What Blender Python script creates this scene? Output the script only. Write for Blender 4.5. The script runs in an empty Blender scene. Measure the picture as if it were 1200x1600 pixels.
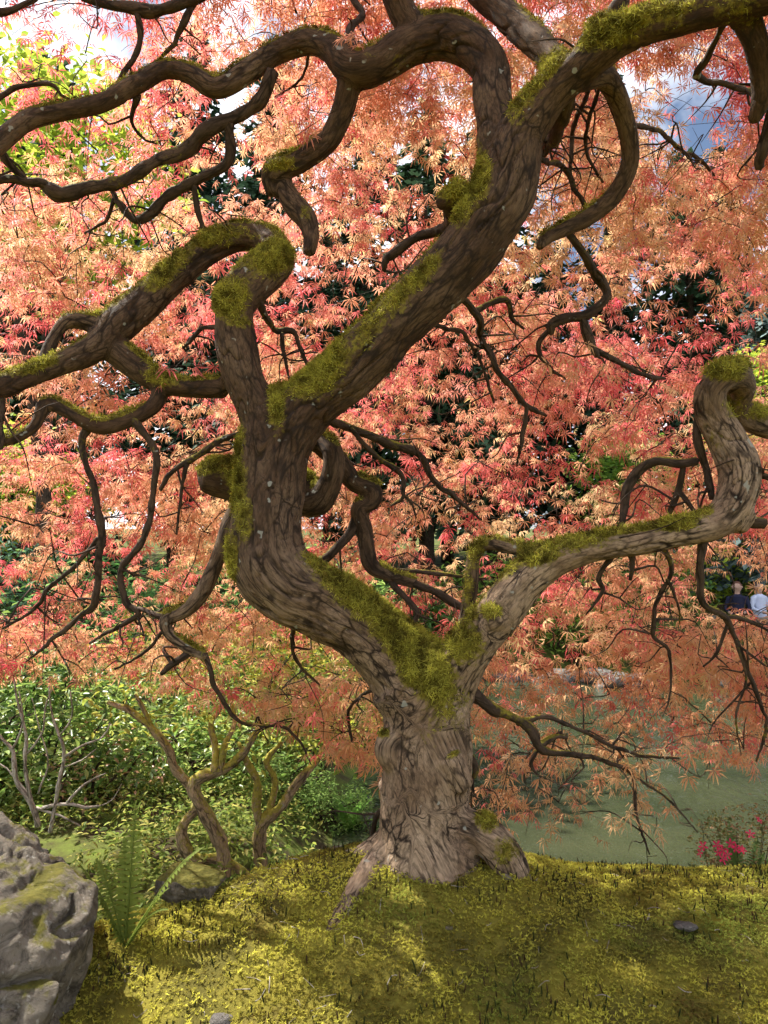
import bpy, math, random
import numpy as np
from mathutils import Vector, Matrix, kdtree

R_ = math.radians
rng = np.random.default_rng(7)
random.seed(7)
scene = bpy.context.scene
COL = scene.collection

# ------------------------------------------------------------------ camera, sky, sun, exposure
FPX = 1155.0                    # focal length in pixels of the 1200 x 1600 photograph
CAM = np.array((0.0, 0.0, 0.95))
PITCH = math.atan(115.0 / FPX)  # horizon lies at y = 915
cam = bpy.data.cameras.new('camera'); cam_o = bpy.data.objects.new('camera', cam); COL.objects.link(cam_o)
cam.sensor_fit = 'VERTICAL'; cam.sensor_height = 36.0; cam.lens = 36.0 * FPX / 1600.0
cam.clip_start = 0.05; cam.clip_end = 600
cam_o.location = CAM; cam_o.rotation_euler = (math.pi / 2 + PITCH, 0, 0)
scene.camera = cam_o

SUN = Vector((-0.50, 0.27, 0.822)).normalized()   # towards the sun: high, left, a little behind the tree
world = bpy.data.worlds.new('World'); scene.world = world; world.use_nodes = True
wt = world.node_tree; wt.nodes.clear()
wo = wt.nodes.new('ShaderNodeOutputWorld'); wb = wt.nodes.new('ShaderNodeBackground')
sk = wt.nodes.new('ShaderNodeTexSky'); sk.sky_type = 'NISHITA'; sk.sun_disc = False
sk.sun_elevation = math.asin(SUN.z); sk.sun_rotation = math.atan2(SUN.x, SUN.y)
sk.air_density = 1.0; sk.dust_density = 1.2; sk.ozone_density = 1.0
tc = wt.nodes.new('ShaderNodeTexCoord'); cn = wt.nodes.new('ShaderNodeTexNoise')
cn.inputs['Scale'].default_value = 3.2; cn.inputs['Detail'].default_value = 6; cn.inputs['Roughness'].default_value = 0.55
cr = wt.nodes.new('ShaderNodeValToRGB'); cr.color_ramp.elements[0].position = 0.41; cr.color_ramp.elements[1].position = 0.60
cm = wt.nodes.new('ShaderNodeMix'); cm.data_type = 'RGBA'; cm.inputs[7].default_value = (16.0, 16.2, 17.0, 1)
wt.links.new(tc.outputs['Generated'], cn.inputs['Vector']); wt.links.new(cn.outputs['Fac'], cr.inputs['Fac'])
wt.links.new(cr.outputs['Color'], cm.inputs[0]); wt.links.new(sk.outputs['Color'], cm.inputs[6])
wt.links.new(cm.outputs[2], wb.inputs['Color']); wb.inputs['Strength'].default_value = 0.05
wt.links.new(wb.outputs['Background'], wo.inputs['Surface'])

sun = bpy.data.lights.new('sun', 'SUN'); sun_o = bpy.data.objects.new('sun', sun); COL.objects.link(sun_o)
sun.energy = 5.0; sun.angle = R_(0.5); sun.color = (1.0, 0.94, 0.84)
sun_o.rotation_euler = SUN.to_track_quat('Z', 'Y').to_euler(); sun_o.location = (-6, 4, 14)

vs = scene.view_settings
vs.view_transform = 'Standard'; vs.look = 'None'; vs.gamma = 1.0; vs.exposure = 1.5
try: vs.use_curve_mapping = False
except Exception: pass
cy = scene.cycles
cy.max_bounces = 6; cy.diffuse_bounces = 3; cy.glossy_bounces = 3; cy.transmission_bounces = 5; cy.transparent_max_bounces = 4
cy.use_adaptive_sampling = True; cy.adaptive_threshold = 0.03
cy.use_denoising = True
try:
    cy.denoiser = 'OPENIMAGEDENOISE'; cy.denoising_input_passes = 'RGB_ALBEDO_NORMAL'; cy.denoising_prefilter = 'ACCURATE'
except Exception: pass
cy.caustics_reflective = False; cy.caustics_refractive = False
cy.sample_clamp_indirect = 6.0

# ------------------------------------------------------------------ pixel helpers
CA, SA = math.cos(PITCH), math.sin(PITCH)
def P(u, v, d):
    x = (u - 600) / FPX; y = (800 - v) / FPX
    Y = CA - SA * y; Z = SA + CA * y
    t = d / Y
    return np.array((CAM[0] + x * t, d, CAM[2] + Z * t))
def pxm(d): return d / FPX
def project(p):
    q = np.atleast_2d(p) - CAM
    f = q[:, 1] * CA + q[:, 2] * SA
    up = -q[:, 1] * SA + q[:, 2] * CA
    f = np.where(np.abs(f) < 1e-4, 1e-4, f)
    return 600 + FPX * q[:, 0] / f, 800 - FPX * up / f, f

# ------------------------------------------------------------------ noise
def _hash(ix, iy, iz, seed):
    h = (ix.astype(np.uint32) * np.uint32(374761393) + iy.astype(np.uint32) * np.uint32(668265263)
         + iz.astype(np.uint32) * np.uint32(2147483647) + np.uint32((seed * 1274126177) & 0xffffffff))
    h = (h ^ (h >> np.uint32(13))) * np.uint32(1274126177)
    h = h ^ (h >> np.uint32(16))
    h = h * np.uint32(2246822519); h = h ^ (h >> np.uint32(15))
    return (h & np.uint32(0xffff)).astype(np.float64) / 32767.5 - 1.0
def noise(p, seed=0):
    p = np.asarray(p, float)
    i = np.floor(p).astype(np.int64); f = p - i
    w = f * f * f * (f * (f * 6 - 15) + 10)
    out = 0
    for dx in (0, 1):
        wx = w[:, 0] if dx else 1 - w[:, 0]
        for dy in (0, 1):
            wy = w[:, 1] if dy else 1 - w[:, 1]
            for dz in (0, 1):
                wz = w[:, 2] if dz else 1 - w[:, 2]
                out = out + wx * wy * wz * _hash(i[:, 0] + dx, i[:, 1] + dy, i[:, 2] + dz, seed)
    return out
def fbm(p, seed=0, o=3):
    a, s, t = 0, 1.0, 0
    p = np.asarray(p, float)
    for k in range(o):
        a = a + s * noise(p * 2 ** k + 17.3 * k, seed + k); t += s; s *= 0.5
    return a / t
def sstep(a, b, x):
    t = np.clip((x - a) / (b - a), 0, 1); return t * t * (3 - 2 * t)

# ------------------------------------------------------------------ mesh helpers
def make_mesh(name, V, tris=None, quads=None, smooth=True):
    me = bpy.data.meshes.new(name)
    V = np.asarray(V, np.float32)
    nt = 0 if tris is None else len(tris); nq = 0 if quads is None else len(quads)
    loops = []
    if nt: loops.append(np.asarray(tris, np.int32).ravel())
    if nq: loops.append(np.asarray(quads, np.int32).ravel())
    L = np.concatenate(loops)
    st = np.concatenate([np.arange(nt) * 3, nt * 3 + np.arange(nq) * 4]).astype(np.int32)
    me.vertices.add(len(V)); me.vertices.foreach_set('co', V.ravel())
    me.loops.add(len(L)); me.loops.foreach_set('vertex_index', L)
    me.polygons.add(nt + nq); me.polygons.foreach_set('loop_start', st)
    me.update(calc_edges=True)
    if smooth: me.polygons.foreach_set('use_smooth', np.ones(nt + nq, bool))
    me.update()
    return me
def attr_float(me, name, a):
    t = me.attributes.new(name, 'FLOAT', 'POINT'); t.data.foreach_set('value', np.asarray(a, np.float32))
def attr_vec(me, name, a):
    t = me.attributes.new(name, 'FLOAT_VECTOR', 'POINT'); t.data.foreach_set('vector', np.asarray(a, np.float32).ravel())
def attr_col(me, name, a):
    a = np.asarray(a, np.float32)
    if a.shape[1] == 3: a = np.concatenate([a, np.ones((len(a), 1), np.float32)], 1)
    t = me.color_attributes.new(name, 'FLOAT_COLOR', 'POINT'); t.data.foreach_set('color', a.ravel())
def link(name, me, mat=None, parent=None, kind=None):
    o = bpy.data.objects.new(name, me); COL.objects.link(o)
    if mat is not None and me is not None and not len(me.materials): me.materials.append(mat)
    if parent is not None: o.parent = parent
    if kind: o['kind'] = kind
    return o
def tag(o, label, cat, group=None):
    o['label'] = label; o['category'] = cat
    if group: o['group'] = group
    return o
def empty(name, loc, label, cat, group=None):
    o = bpy.data.objects.new(name, None); COL.objects.link(o)
    o.location = Vector(loc); o.empty_display_size = 0.1
    tag(o, label, cat, group)
    return o
def child(name, me, mat, parent, kind=None):     # world-space mesh under an unrotated empty
    o = link(name, me, mat, parent, kind)
    o.matrix_parent_inverse = Matrix.Translation(-parent.location) if parent.type == 'EMPTY' else Matrix.Identity(4)
    return o

# ------------------------------------------------------------------ materials
def new_mat(name):
    m = bpy.data.materials.new(name); m.use_nodes = True
    nt = m.node_tree; nt.nodes.clear()
    return m, nt
class N:
    def __init__(s, nt): s.nt = nt
    def __call__(s, typ, **kw):
        n = s.nt.nodes.new('ShaderNode' + typ)
        for k, v in kw.items(): setattr(n, k, v)
        return n
    def l(s, a, b): s.nt.links.new(a, b)
def ramp(n, fac, stops):
    r = n('ValToRGB'); el = r.color_ramp.elements
    while len(el) < len(stops): el.new(0.5)
    for e, (p, c) in zip(el, stops):
        e.position = p; e.color = (c, c, c, 1) if np.isscalar(c) else (*c, 1)
    n.l(fac, r.inputs['Fac']); return r.outputs['Color']
def mixc(n, fac, a, b, mode='MIX'):
    m = n('Mix', data_type='RGBA', blend_type=mode)
    for sock, x in ((m.inputs[0], fac), (m.inputs[6], a), (m.inputs[7], b)):
        if isinstance(x, (int, float)): sock.default_value = x
        elif isinstance(x, tuple): sock.default_value = (*x, 1)
        else: n.l(x, sock)
    return m.outputs[2]
def tex(n, vec, scale, detail=4, rough=0.55, dist=0.0):
    t = n('TexNoise'); t.inputs['Scale'].default_value = scale; t.inputs['Detail'].default_value = detail
    t.inputs['Roughness'].default_value = rough; t.inputs['Distortion'].default_value = dist
    if vec is not None: n.l(vec, t.inputs['Vector'])
    return t.outputs['Fac']
def principled(n, color, rough, bump=None, spec=0.3):
    p = n('BsdfPrincipled')
    if isinstance(color, tuple): p.inputs['Base Color'].default_value = (*color, 1)
    else: n.l(color, p.inputs['Base Color'])
    if isinstance(rough, (int, float)): p.inputs['Roughness'].default_value = rough
    else: n.l(rough, p.inputs['Roughness'])
    p.inputs['Specular IOR Level'].default_value = spec
    if bump is not None: n.l(bump, p.inputs['Normal'])
    o = n('OutputMaterial'); n.l(p.outputs[0], o.inputs['Surface']); return p
def bump(n, h, strength, dist, prev=None):
    b = n('Bump'); b.inputs['Strength'].default_value = strength; b.inputs['Distance'].default_value = dist
    n.l(h, b.inputs['Height'])
    if prev is not None: n.l(prev, b.inputs['Normal'])
    return b.outputs['Normal']

def mat_bark(name, light, mid, dark, mossy=True, crack=True, mosscol=((0.07, 0.055, 0.008), (0.24, 0.20, 0.025))):
    m, nt = new_mat(name); n = N(nt)
    a = n('Attribute', attribute_name='bark'); v = a.outputs['Vector']
    geo = n('NewGeometry').outputs['Position']
    big = tex(n, geo, 7, 4, 0.6)
    pale = n('Attribute', attribute_name='pale').outputs['Fac']
    base = mixc(n, ramp(n, big, [(0.36, 0.0), (0.62, 1.0)]), mid, light)
    fib = tex(n, v, 120, 6, 0.65, 0.6)
    base = mixc(n, ramp(n, fib, [(0.30, 0.75), (0.52, 0.0)]), base, dark)
    base = mixc(n, ramp(n, fib, [(0.55, 0.0), (0.72, 0.45)]), base, light)
    wv = n('Mix', data_type='RGBA', blend_type='ADD'); wv.inputs[0].default_value = 0.035
    nz3 = n('TexNoise'); nz3.inputs['Scale'].default_value = 26; nz3.inputs['Detail'].default_value = 4; n.l(v, nz3.inputs['Vector'])
    n.l(v, wv.inputs[6]); n.l(nz3.outputs['Color'], wv.inputs[7])
    def crackmask(scale, lo, hi):
        vo = n('TexVoronoi', feature='DISTANCE_TO_EDGE'); vo.inputs['Scale'].default_value = scale; vo.inputs['Randomness'].default_value = 1.0
        n.l(wv.outputs[2], vo.inputs['Vector'])
        return ramp(n, vo.outputs['Distance'], [(lo, 1.0), (hi, 0.0)])
    c1 = crackmask(27, 0.02, 0.105); c2 = crackmask(70, 0.01, 0.10)
    patchy = ramp(n, tex(n, geo, 11, 3, 0.6), [(0.38, 0.3), (0.56, 1.0)])
    c1 = mixc(n, 1.0, c1, patchy, 'MULTIPLY'); c2 = mixc(n, 1.0, c2, patchy, 'MULTIPLY')
    if crack:
        base = mixc(n, pale, mixc(n, 1.0, base, (0.25, 0.205, 0.165), 'MULTIPLY'), base)  # multiply puts the shade under the crown into the limbs' bark colour
        f = n('Attribute', attribute_name='furrow').outputs['Fac']
        base = mixc(n, ramp(n, f, [(0.35, 0.0), (0.9, 0.8)]), base, dark)
    base = mixc(n, c1, base, dark)
    base = mixc(n, mixc(n, 1.0, c2, (0.6, 0.6, 0.6), 'MULTIPLY'), base, dark)
    lich = tex(n, geo, 23, 2, 0.5)
    base = mixc(n, ramp(n, lich, [(0.70, 0.0), (0.73, 0.7)]), base, (0.30, 0.31, 0.27))
    b0 = bump(n, mixc(n, 0.35, c1, c2), -1.0, 0.014)
    b1 = bump(n, fib, 0.6, 0.006, b0)
    b2 = bump(n, tex(n, geo, 240, 3, 0.6), 0.35, 0.003, b1)
    if mossy:
        mo = n('Attribute', attribute_name='moss').outputs['Fac']
        mn = tex(n, geo, 60, 4, 0.6)
        fac = n('Math', operation='ADD'); n.l(mo, fac.inputs[0])
        s = n('Math', operation='MULTIPLY_ADD'); s.inputs[1].default_value = 0.9; s.inputs[2].default_value = -0.45
        n.l(mn, s.inputs[0]); n.l(s.outputs[0], fac.inputs[1])
        mf = ramp(n, fac.outputs[0], [(0.28, 0.0), (0.5, 1.0)])
        mc = mixc(n, ramp(n, tex(n, geo, 45, 4, 0.7), [(0.35, 0.0), (0.65, 1.0)]), mosscol[0], mosscol[1])
        base = mixc(n, mf, base, mc)
    principled(n, base, 0.85, b2, 0.2)
    return m
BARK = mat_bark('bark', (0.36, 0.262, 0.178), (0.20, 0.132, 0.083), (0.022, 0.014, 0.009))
BARK_BR = mat_bark('branch_bark', (0.085, 0.056, 0.038), (0.046, 0.030, 0.020), (0.018, 0.012, 0.008), crack=False)
BARK_OLD = mat_bark('mossy_stem_bark', (0.42, 0.31, 0.19), (0.28, 0.20, 0.12), (0.07, 0.05, 0.03), crack=False,
                    mosscol=((0.16, 0.15, 0.02), (0.34, 0.30, 0.05)))
BARK_PALE = mat_bark('pale_stem_bark', (0.46, 0.42, 0.36), (0.26, 0.22, 0.18), (0.10, 0.08, 0.06), crack=False)

def mat_leaf(name, trans=0.55, rough=0.5, gloss=0.12, sat=1.0, tgain=1.25):
    m, nt = new_mat(name); n = N(nt)
    c = n('Attribute', attribute_name='col').outputs['Color']
    d = n('BsdfPrincipled'); d.inputs['Roughness'].default_value = rough; d.inputs['Specular IOR Level'].default_value = gloss
    n.l(c, d.inputs['Base Color'])
    t = n('BsdfTranslucent')
    g = mixc(n, 1.0, c, (tgain, tgain, tgain), 'MULTIPLY'); n.l(g, t.inputs['Color'])
    x = n('MixShader'); x.inputs[0].default_value = trans
    n.l(d.outputs[0], x.inputs[1]); n.l(t.outputs[0], x.inputs[2])
    o = n('OutputMaterial'); n.l(x.outputs[0], o.inputs['Surface']); return m
LEAF = mat_leaf('maple_leaf', 0.6, 0.5, 0.2, tgain=1.25)
GLOSSY = mat_leaf('evergreen_leaf', 0.42, 0.38, 0.5, tgain=1.4)
SOFT = mat_leaf('soft_leaf', 0.45, 0.6, 0.15)
NEEDLE = mat_leaf('needles', 0.2, 0.7, 0.1)
MOSSBL = mat_leaf('moss_blades', 0.35, 0.8, 0.05)

def mat_ground():
    m, nt = new_mat('mossy_earth'); n = N(nt)
    g = n('NewGeometry').outputs['Position']
    c = mixc(n, ramp(n, tex(n, g, 6, 5, 0.6), [(0.38, 0.0), (0.60, 1.0)]), (0.085, 0.075, 0.016), (0.19, 0.165, 0.025))
    c = mixc(n, ramp(n, tex(n, g, 2.2, 3, 0.6, 0.5), [(0.55, 0.0), (0.70, 0.85)]), c, (0.07, 0.045, 0.025))
    f = n('Attribute', attribute_name='bed').outputs['Fac']
    c2 = mixc(n, ramp(n, tex(n, g, 3, 5, 0.7), [(0.4, 0.0), (0.6, 1.0)]), (0.045, 0.035, 0.018), (0.10, 0.13, 0.025))
    c = mixc(n, f, c, c2)
    b = bump(n, tex(n, g, 90, 4, 0.7), 0.8, 0.012)
    principled(n, c, 0.95, b, 0.1); return m
def mat_stone(name, a, b_, dk, mossamt=0.0):
    m, nt = new_mat(name); n = N(nt)
    g = n('NewGeometry'); pos = g.outputs['Position']
    c = mixc(n, ramp(n, tex(n, pos, 5, 6, 0.65), [(0.35, 0.0), (0.65, 1.0)]), a, b_)
    c = mixc(n, ramp(n, tex(n, pos, 12, 8, 0.75, 0.8), [(0.47, 0.0), (0.60, 0.85)]), c, dk)
    vo = n('TexVoronoi', feature='DISTANCE_TO_EDGE'); vo.inputs['Scale'].default_value = 5.5; nd = n('TexNoise'); nd.inputs['Scale'].default_value = 7; nd.inputs['Detail'].default_value = 6; n.l(pos, nd.inputs['Vector'])
    wm = mixc(n, 0.22, pos, nd.outputs['Color'], 'ADD'); n.l(wm, vo.inputs['Vector']); crk = ramp(n, vo.outputs['Distance'], [(0.004, 1.0), (0.03, 0.0)])
    c = mixc(n, mixc(n, 1.0, crk, (0.35, 0.35, 0.35), 'MULTIPLY'), c, dk)
    c = mixc(n, ramp(n, tex(n, pos, 38, 3, 0.6), [(0.62, 0.0), (0.68, 0.6)]), c, (0.42, 0.40, 0.36))
    ao = n('Attribute', attribute_name='moss').outputs['Fac']
    f = n('Math', operation='ADD'); n.l(ao, f.inputs[0])
    s = n('Math', operation='MULTIPLY_ADD'); s.inputs[1].default_value = 1.0; s.inputs[2].default_value = -0.5
    n.l(tex(n, pos, 16, 5, 0.7), s.inputs[0]); n.l(s.outputs[0], f.inputs[1])
    mc = mixc(n, tex(n, pos, 60, 3), (0.05, 0.05, 0.008), (0.20, 0.18, 0.03))
    c = mixc(n, ramp(n, f.outputs[0], [(0.45, 0.0), (0.6, 1.0)]), c, mc)
    b1 = bump(n, tex(n, pos, 9, 9, 0.72, 0.8), 1.0, 0.06)
    b1 = bump(n, crk, -0.3, 0.010, b1)
    b2 = bump(n, tex(n, pos, 90, 6, 0.7), 0.7, 0.008, b1)
    principled(n, c, 0.85, b2, 0.2); return m
def mat_plain(name, col, rough=0.7, var=0.25, scale=30, spec=0.3):
    m, nt = new_mat(name); n = N(nt)
    g = n('NewGeometry').outputs['Position']
    c = mixc(n, tex(n, g, scale, 4), tuple(x * (1 - var) for x in col), tuple(min(1, x * (1 + var)) for x in col))
    principled(n, c, rough, bump(n, tex(n, g, scale * 3, 3), 0.3, 0.004), spec); return m
def mat_water():
    m, nt = new_mat('pond_water'); n = N(nt)
    g = n('NewGeometry').outputs['Position']
    mp = n('Mapping'); mp.inputs['Scale'].default_value = (1.0, 0.55, 1.0); n.l(g, mp.inputs['Vector'])
    b = bump(n, tex(n, mp.outputs[0], 6.0, 4, 0.55, 0.4), 0.45, 0.06)
    b = bump(n, tex(n, mp.outputs[0], 1.1, 2, 0.5), 0.12, 0.12, b)
    c = mixc(n, ramp(n, tex(n, g, 0.7, 3), [(0.35, 0.0), (0.65, 1.0)]), (0.024, 0.030, 0.016), (0.045, 0.050, 0.026))
    p = principled(n, c, 0.05, b, 0.5)
    p.inputs['IOR'].default_value = 1.33
    return m
GROUND = mat_ground(); WATER = mat_water()
STONE = mat_stone('boulder_stone', (0.15, 0.127, 0.10), (0.30, 0.26, 0.205), (0.05, 0.040, 0.030))
STONE2 = mat_stone('pond_stone', (0.12, 0.11, 0.10), (0.22, 0.20, 0.18), (0.05, 0.045, 0.04))

# ------------------------------------------------------------------ ground and pond
WZ = -1.05
def crest(x):
    return np.where(x > 0, 2.92 + 0.03 * np.sin(x * 2.1), np.maximum(2.92 + 1.05 * x, 2.66 + 0.52 * x) - 0.0 * x)
def pond_d(x, y):      # > 0 inside the pond
    left = x + 0.08 - 0.25 * np.sin(y * 0.7) - 0.02 * (y - 6) ** 2 * (y < 6)
    far = (16.2 + 0.9 * np.sin(x * 0.55) + 0.5 * np.sin(x * 1.7)) - y
    near = y - (4.0 + 0.25 * np.sin(x * 1.3))
    return np.minimum(np.minimum(left, far * 0.8), near)
def height(x, y):
    x = np.asarray(x, float); y = np.asarray(y, float)
    p3 = np.stack([x, y, 0 * x], -1).reshape(-1, 3)
    n1 = fbm(p3 * 1.1, 3, 3).reshape(x.shape);  n2 = fbm(p3 * 7, 9, 2).reshape(x.shape)
    e = 2.42 - y
    slope = np.where(e > 0, -0.40 * np.sqrt(e * e + 0.03) + 0.40 * 0.1732, -0.42 * e * e)
    slope = np.maximum(slope, -0.85 - 0.02 * np.abs(e))
    mound = slope + 0.030 * n1 + 0.008 * n2 + 0.007 * fbm(p3 * 19, 12, 2).reshape(x.shape) * (y < 4)
    # the rise towards the trunk
    dr = np.hypot(x - 0.12, y - 2.55); mound = mound + 0.105 * np.exp(-(dr / 0.48) ** 2) - 0.012
    pd = pond_d(x, y)
    low = -0.62 + 0.035 * np.clip(y - 4, 0, 12) + 0.05 * n1
    low = np.where(y > 15, low + 0.14 * (y - 15), low)
    low = np.where(y > 40, low - 0.06 * (y - 40), low)
    bank = np.clip(-pd / 0.9, 0, 1)
    low = (WZ - 0.02) + (low - WZ + 0.02) * (bank * bank * (3 - 2 * bank)) - np.clip(pd, 0, 1.2) * 0.5
    t = sstep(0.0, 0.85, y - crest(x))
    return mound * (1 - t) + low * t
def hz(x, y): return float(height(np.array([float(x)]), np.array([float(y)]))[0])
def ground_hit(u, v, dmin=1.0, dmax=30.0):
    ds = np.linspace(dmin, dmax, 6000)
    pts = np.array([P(u, v, 1.0) - CAM]) * ds[:, None] + CAM
    h = height(pts[:, 0], pts[:, 1])
    k = np.argmax(pts[:, 2] < h)
    return pts[k]
def axis(lo, hi, fine_lo, fine_hi, fs, grow=1.18):
    a = list(np.arange(fine_lo, fine_hi, fs))
    s = fs
    while a[-1] < hi: s *= grow; a.append(a[-1] + s)
    s = fs
    while a[0] > lo: s *= grow; a.insert(0, a[0] - s)
    return np.array(a)
xs = axis(-160, 160, -2.6, 2.8, 0.035, 1.10); ys = axis(-40, 220, 1.2, 6.0, 0.035, 1.10)
GX, GY = np.meshgrid(xs, ys, indexing='ij')
GZ = height(GX, GY)
V = np.stack([GX, GY, GZ], -1).reshape(-1, 3)
nx, ny = len(xs), len(ys)
idx = np.arange(nx * ny).reshape(nx, ny)
Q = np.stack([idx[:-1, :-1], idx[1:, :-1], idx[1:, 1:], idx[:-1, 1:]], -1).reshape(-1, 4)
me = make_mesh('ground', V, quads=Q)
attr_float(me, 'bed', sstep(0.15, 0.6, V[:, 1] - crest(V[:, 0])))
g = link('ground', me, GROUND); g['kind'] = 'structure'
V = np.array([(-8, 3.2, WZ), (40, 3.2, WZ), (40, 20, WZ), (-8, 20, WZ)])
w = link('pond_water', make_mesh('pond_water', V, quads=[(0, 1, 2, 3)]), WATER); w['kind'] = 'structure'

# ------------------------------------------------------------------ tubes
def catmull(pts, step):
    pts = np.asarray(pts, float); n = len(pts)
    if n == 2: pts = np.array([pts[0], pts[0] * .5 + pts[1] * .5, pts[1]]); n = 3
    ext = np.vstack([2 * pts[0] - pts[1], pts, 2 * pts[-1] - pts[-2]])
    out = []
    for i in range(n - 1):
        p0, p1, p2, p3 = ext[i:i + 4]
        L = np.linalg.norm((p2 - p1)[:3]); k = max(2, int(L / step))
        t = np.linspace(0, 1, k, endpoint=False)[:, None]
        out.append(0.5 * ((2 * p1) + (p2 - p0) * t + (2 * p0 - 5 * p1 + 4 * p2 - p3) * t ** 2 + (3 * p1 - p0 - 3 * p2 + p3) * t ** 3))
    out.append(pts[-1:]); o = np.vstack(out); o[:, 3] = np.maximum(o[:, 3], 0.0008)
    return o
def frames(c, n0=None):
    T = np.gradient(c, axis=0); T /= np.linalg.norm(T, axis=1)[:, None] + 1e-9
    a = np.array((0, 0, 1.0)) if abs(T[0][2]) < 0.9 else np.array((1.0, 0, 0))
    nn = np.cross(T[0], a) if n0 is None else n0 - T[0] * (n0 @ T[0])
    nn /= np.linalg.norm(nn) + 1e-9; Ns = [nn]
    for i in range(1, len(c)):
        v = Ns[-1] - T[i] * np.dot(Ns[-1], T[i]); v /= np.linalg.norm(v) + 1e-9; Ns.append(v)
    Ns = np.array(Ns); return T, Ns, np.cross(T, Ns)
def tube(path, sides=8, knob=0.0, seed=0):
    """path (n,4) xyz r -> V, quads, tris, bark coords"""
    c = path[:, :3]; r = path[:, 3]
    T, A, B = frames(c)
    s = np.concatenate([[0], np.cumsum(np.linalg.norm(np.diff(c, axis=0), axis=1))])
    th = np.linspace(0, 2 * np.pi, sides, endpoint=False)
    ring = np.cos(th)[None, :, None] * A[:, None, :] + np.sin(th)[None, :, None] * B[:, None, :]
    rr = r[:, None] * np.ones(sides)
    if knob:
        q = np.stack([np.cos(th)[None, :] * 1.2 + 0 * s[:, None], np.sin(th)[None, :] * 1.2 + 0 * s[:, None], (s / (r.mean() * 4 + 1e-6))[:, None] + 0 * th[None, :]], -1).reshape(-1, 3)
        rr = rr * (1 + knob * noise(q + seed * 5.1, seed).reshape(rr.shape))
    V = c[:, None, :] + ring * rr[:, :, None]
    n = len(c); V = V.reshape(-1, 3)
    i = np.arange(n - 1)[:, None] * sides; j = np.arange(sides)[None, :]; j2 = (j + 1) % sides
    Q = np.stack([i + j, i + j2, i + sides + j2, i + sides + j], -1).reshape(-1, 4)
    V = np.vstack([V, c[0] - T[0] * r[0] * .5, c[-1] + T[-1] * r[-1] * .5]); k0 = n * sides; k1 = k0 + 1
    jj = np.arange(sides)
    tr = np.vstack([np.stack([np.full(sides, k0), (jj + 1) % sides, jj], -1),
                    np.stack([np.full(sides, k1), (n - 1) * sides + jj, (n - 1) * sides + (jj + 1) % sides], -1)])
    bc = np.stack([np.cos(th)[None, :] * r[:, None], np.sin(th)[None, :] * r[:, None], (s * 0.28)[:, None] + 0 * th[None, :]], -1).reshape(-1, 3)
    bc = np.vstack([bc, bc[:1], bc[-1:]])
    return V, Q, tr, bc
def px_path(pts, step=0.012, wob=0.0, seed=0):
    q = np.array([[*P(u, v, d), 0.5 * w * pxm(d)] for (u, v, w, d) in pts])
    c = catmull(q, step)
    if wob:
        s = np.arange(len(c))[:, None] * step
        for k in range(3):
            c[:, k] += wob * c[:, 3] * noise(np.hstack([s / (c[:, 3:4] * 5 + .01), s * 0 + k * 9.1, s * 0 + seed * 3.3]), seed + k)
        c[:, 3] *= 1 + (0.16 if wob > 0.1 else 0.0) * noise(np.hstack([s / 0.035, s * 0 + seed, s * 0]), seed + 5)
    return c
class Bag:
    def __init__(s): s.V, s.Q, s.T, s.B, s.n = [], [], [], [], 0
    def add(s, V, Q, T, B=None):
        s.V.append(V); s.n0 = s.n
        if Q is not None and len(Q): s.Q.append(np.asarray(Q) + s.n)
        if T is not None and len(T): s.T.append(np.asarray(T) + s.n)
        s.B.append(B if B is not None else np.zeros((len(V), 3))); s.n += len(V)
    def mesh(s, name, moss=None):
        me = make_mesh(name, np.vstack(s.V), np.vstack(s.T) if s.T else None, np.vstack(s.Q) if s.Q else None)
        attr_vec(me, 'bark', np.vstack(s.B))
        if moss is not None: attr_float(me, 'moss', moss(np.vstack(s.V), me))
        return me
def vnormals(me):
    a = np.empty(len(me.vertices) * 3, np.float32); me.vertex_normals.foreach_get('vector', a); return a.reshape(-1, 3)
def vcos(me):
    a = np.empty(len(me.vertices) * 3, np.float32); me.vertices.foreach_get('co', a); return a.reshape(-1, 3).astype(float)
def remesh(V, tris, quads, voxel):
    me = make_mesh('tmp', V, tris, quads)
    o = bpy.data.objects.new('tmp', me); COL.objects.link(o)
    md = o.modifiers.new('r', 'REMESH'); md.mode = 'VOXEL'; md.voxel_size = voxel; md.adaptivity = 0
    dg = bpy.context.evaluated_depsgraph_get()
    out = bpy.data.meshes.new_from_object(o.evaluated_get(dg))
    bpy.data.objects.remove(o); bpy.data.meshes.remove(me)
    V = vcos(out); nq = len(out.polygons)
    L = np.empty(len(out.loops), np.int32); out.loops.foreach_get('vertex_index', L)
    tot = np.empty(nq, np.int32); out.polygons.foreach_get('loop_total', tot)
    stt = np.empty(nq, np.int32); out.polygons.foreach_get('loop_start', stt)
    q4 = stt[tot == 4]; q3 = stt[tot == 3]
    Q = L[q4[:, None] + np.arange(4)]; T3 = L[q3[:, None] + np.arange(3)] if len(q3) else np.zeros((0, 3), np.int32)
    E = np.empty(len(out.edges) * 2, np.int32); out.edges.foreach_get('vertices', E)
    bpy.data.meshes.remove(out)
    return V, Q, T3, E.reshape(-1, 2)
def laplace(X, E, it, lam=0.5):
    n = len(X); deg = np.bincount(E.ravel(), minlength=n).astype(float); deg[deg == 0] = 1
    X = X.reshape(n, -1).astype(float)
    for _ in range(it):
        S = np.stack([np.bincount(E[:, 0], X[E[:, 1], k], n) + np.bincount(E[:, 1], X[E[:, 0], k], n) for k in range(X.shape[1])], 1)
        X = X + lam * (S / deg[:, None] - X)
    return X

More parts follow.
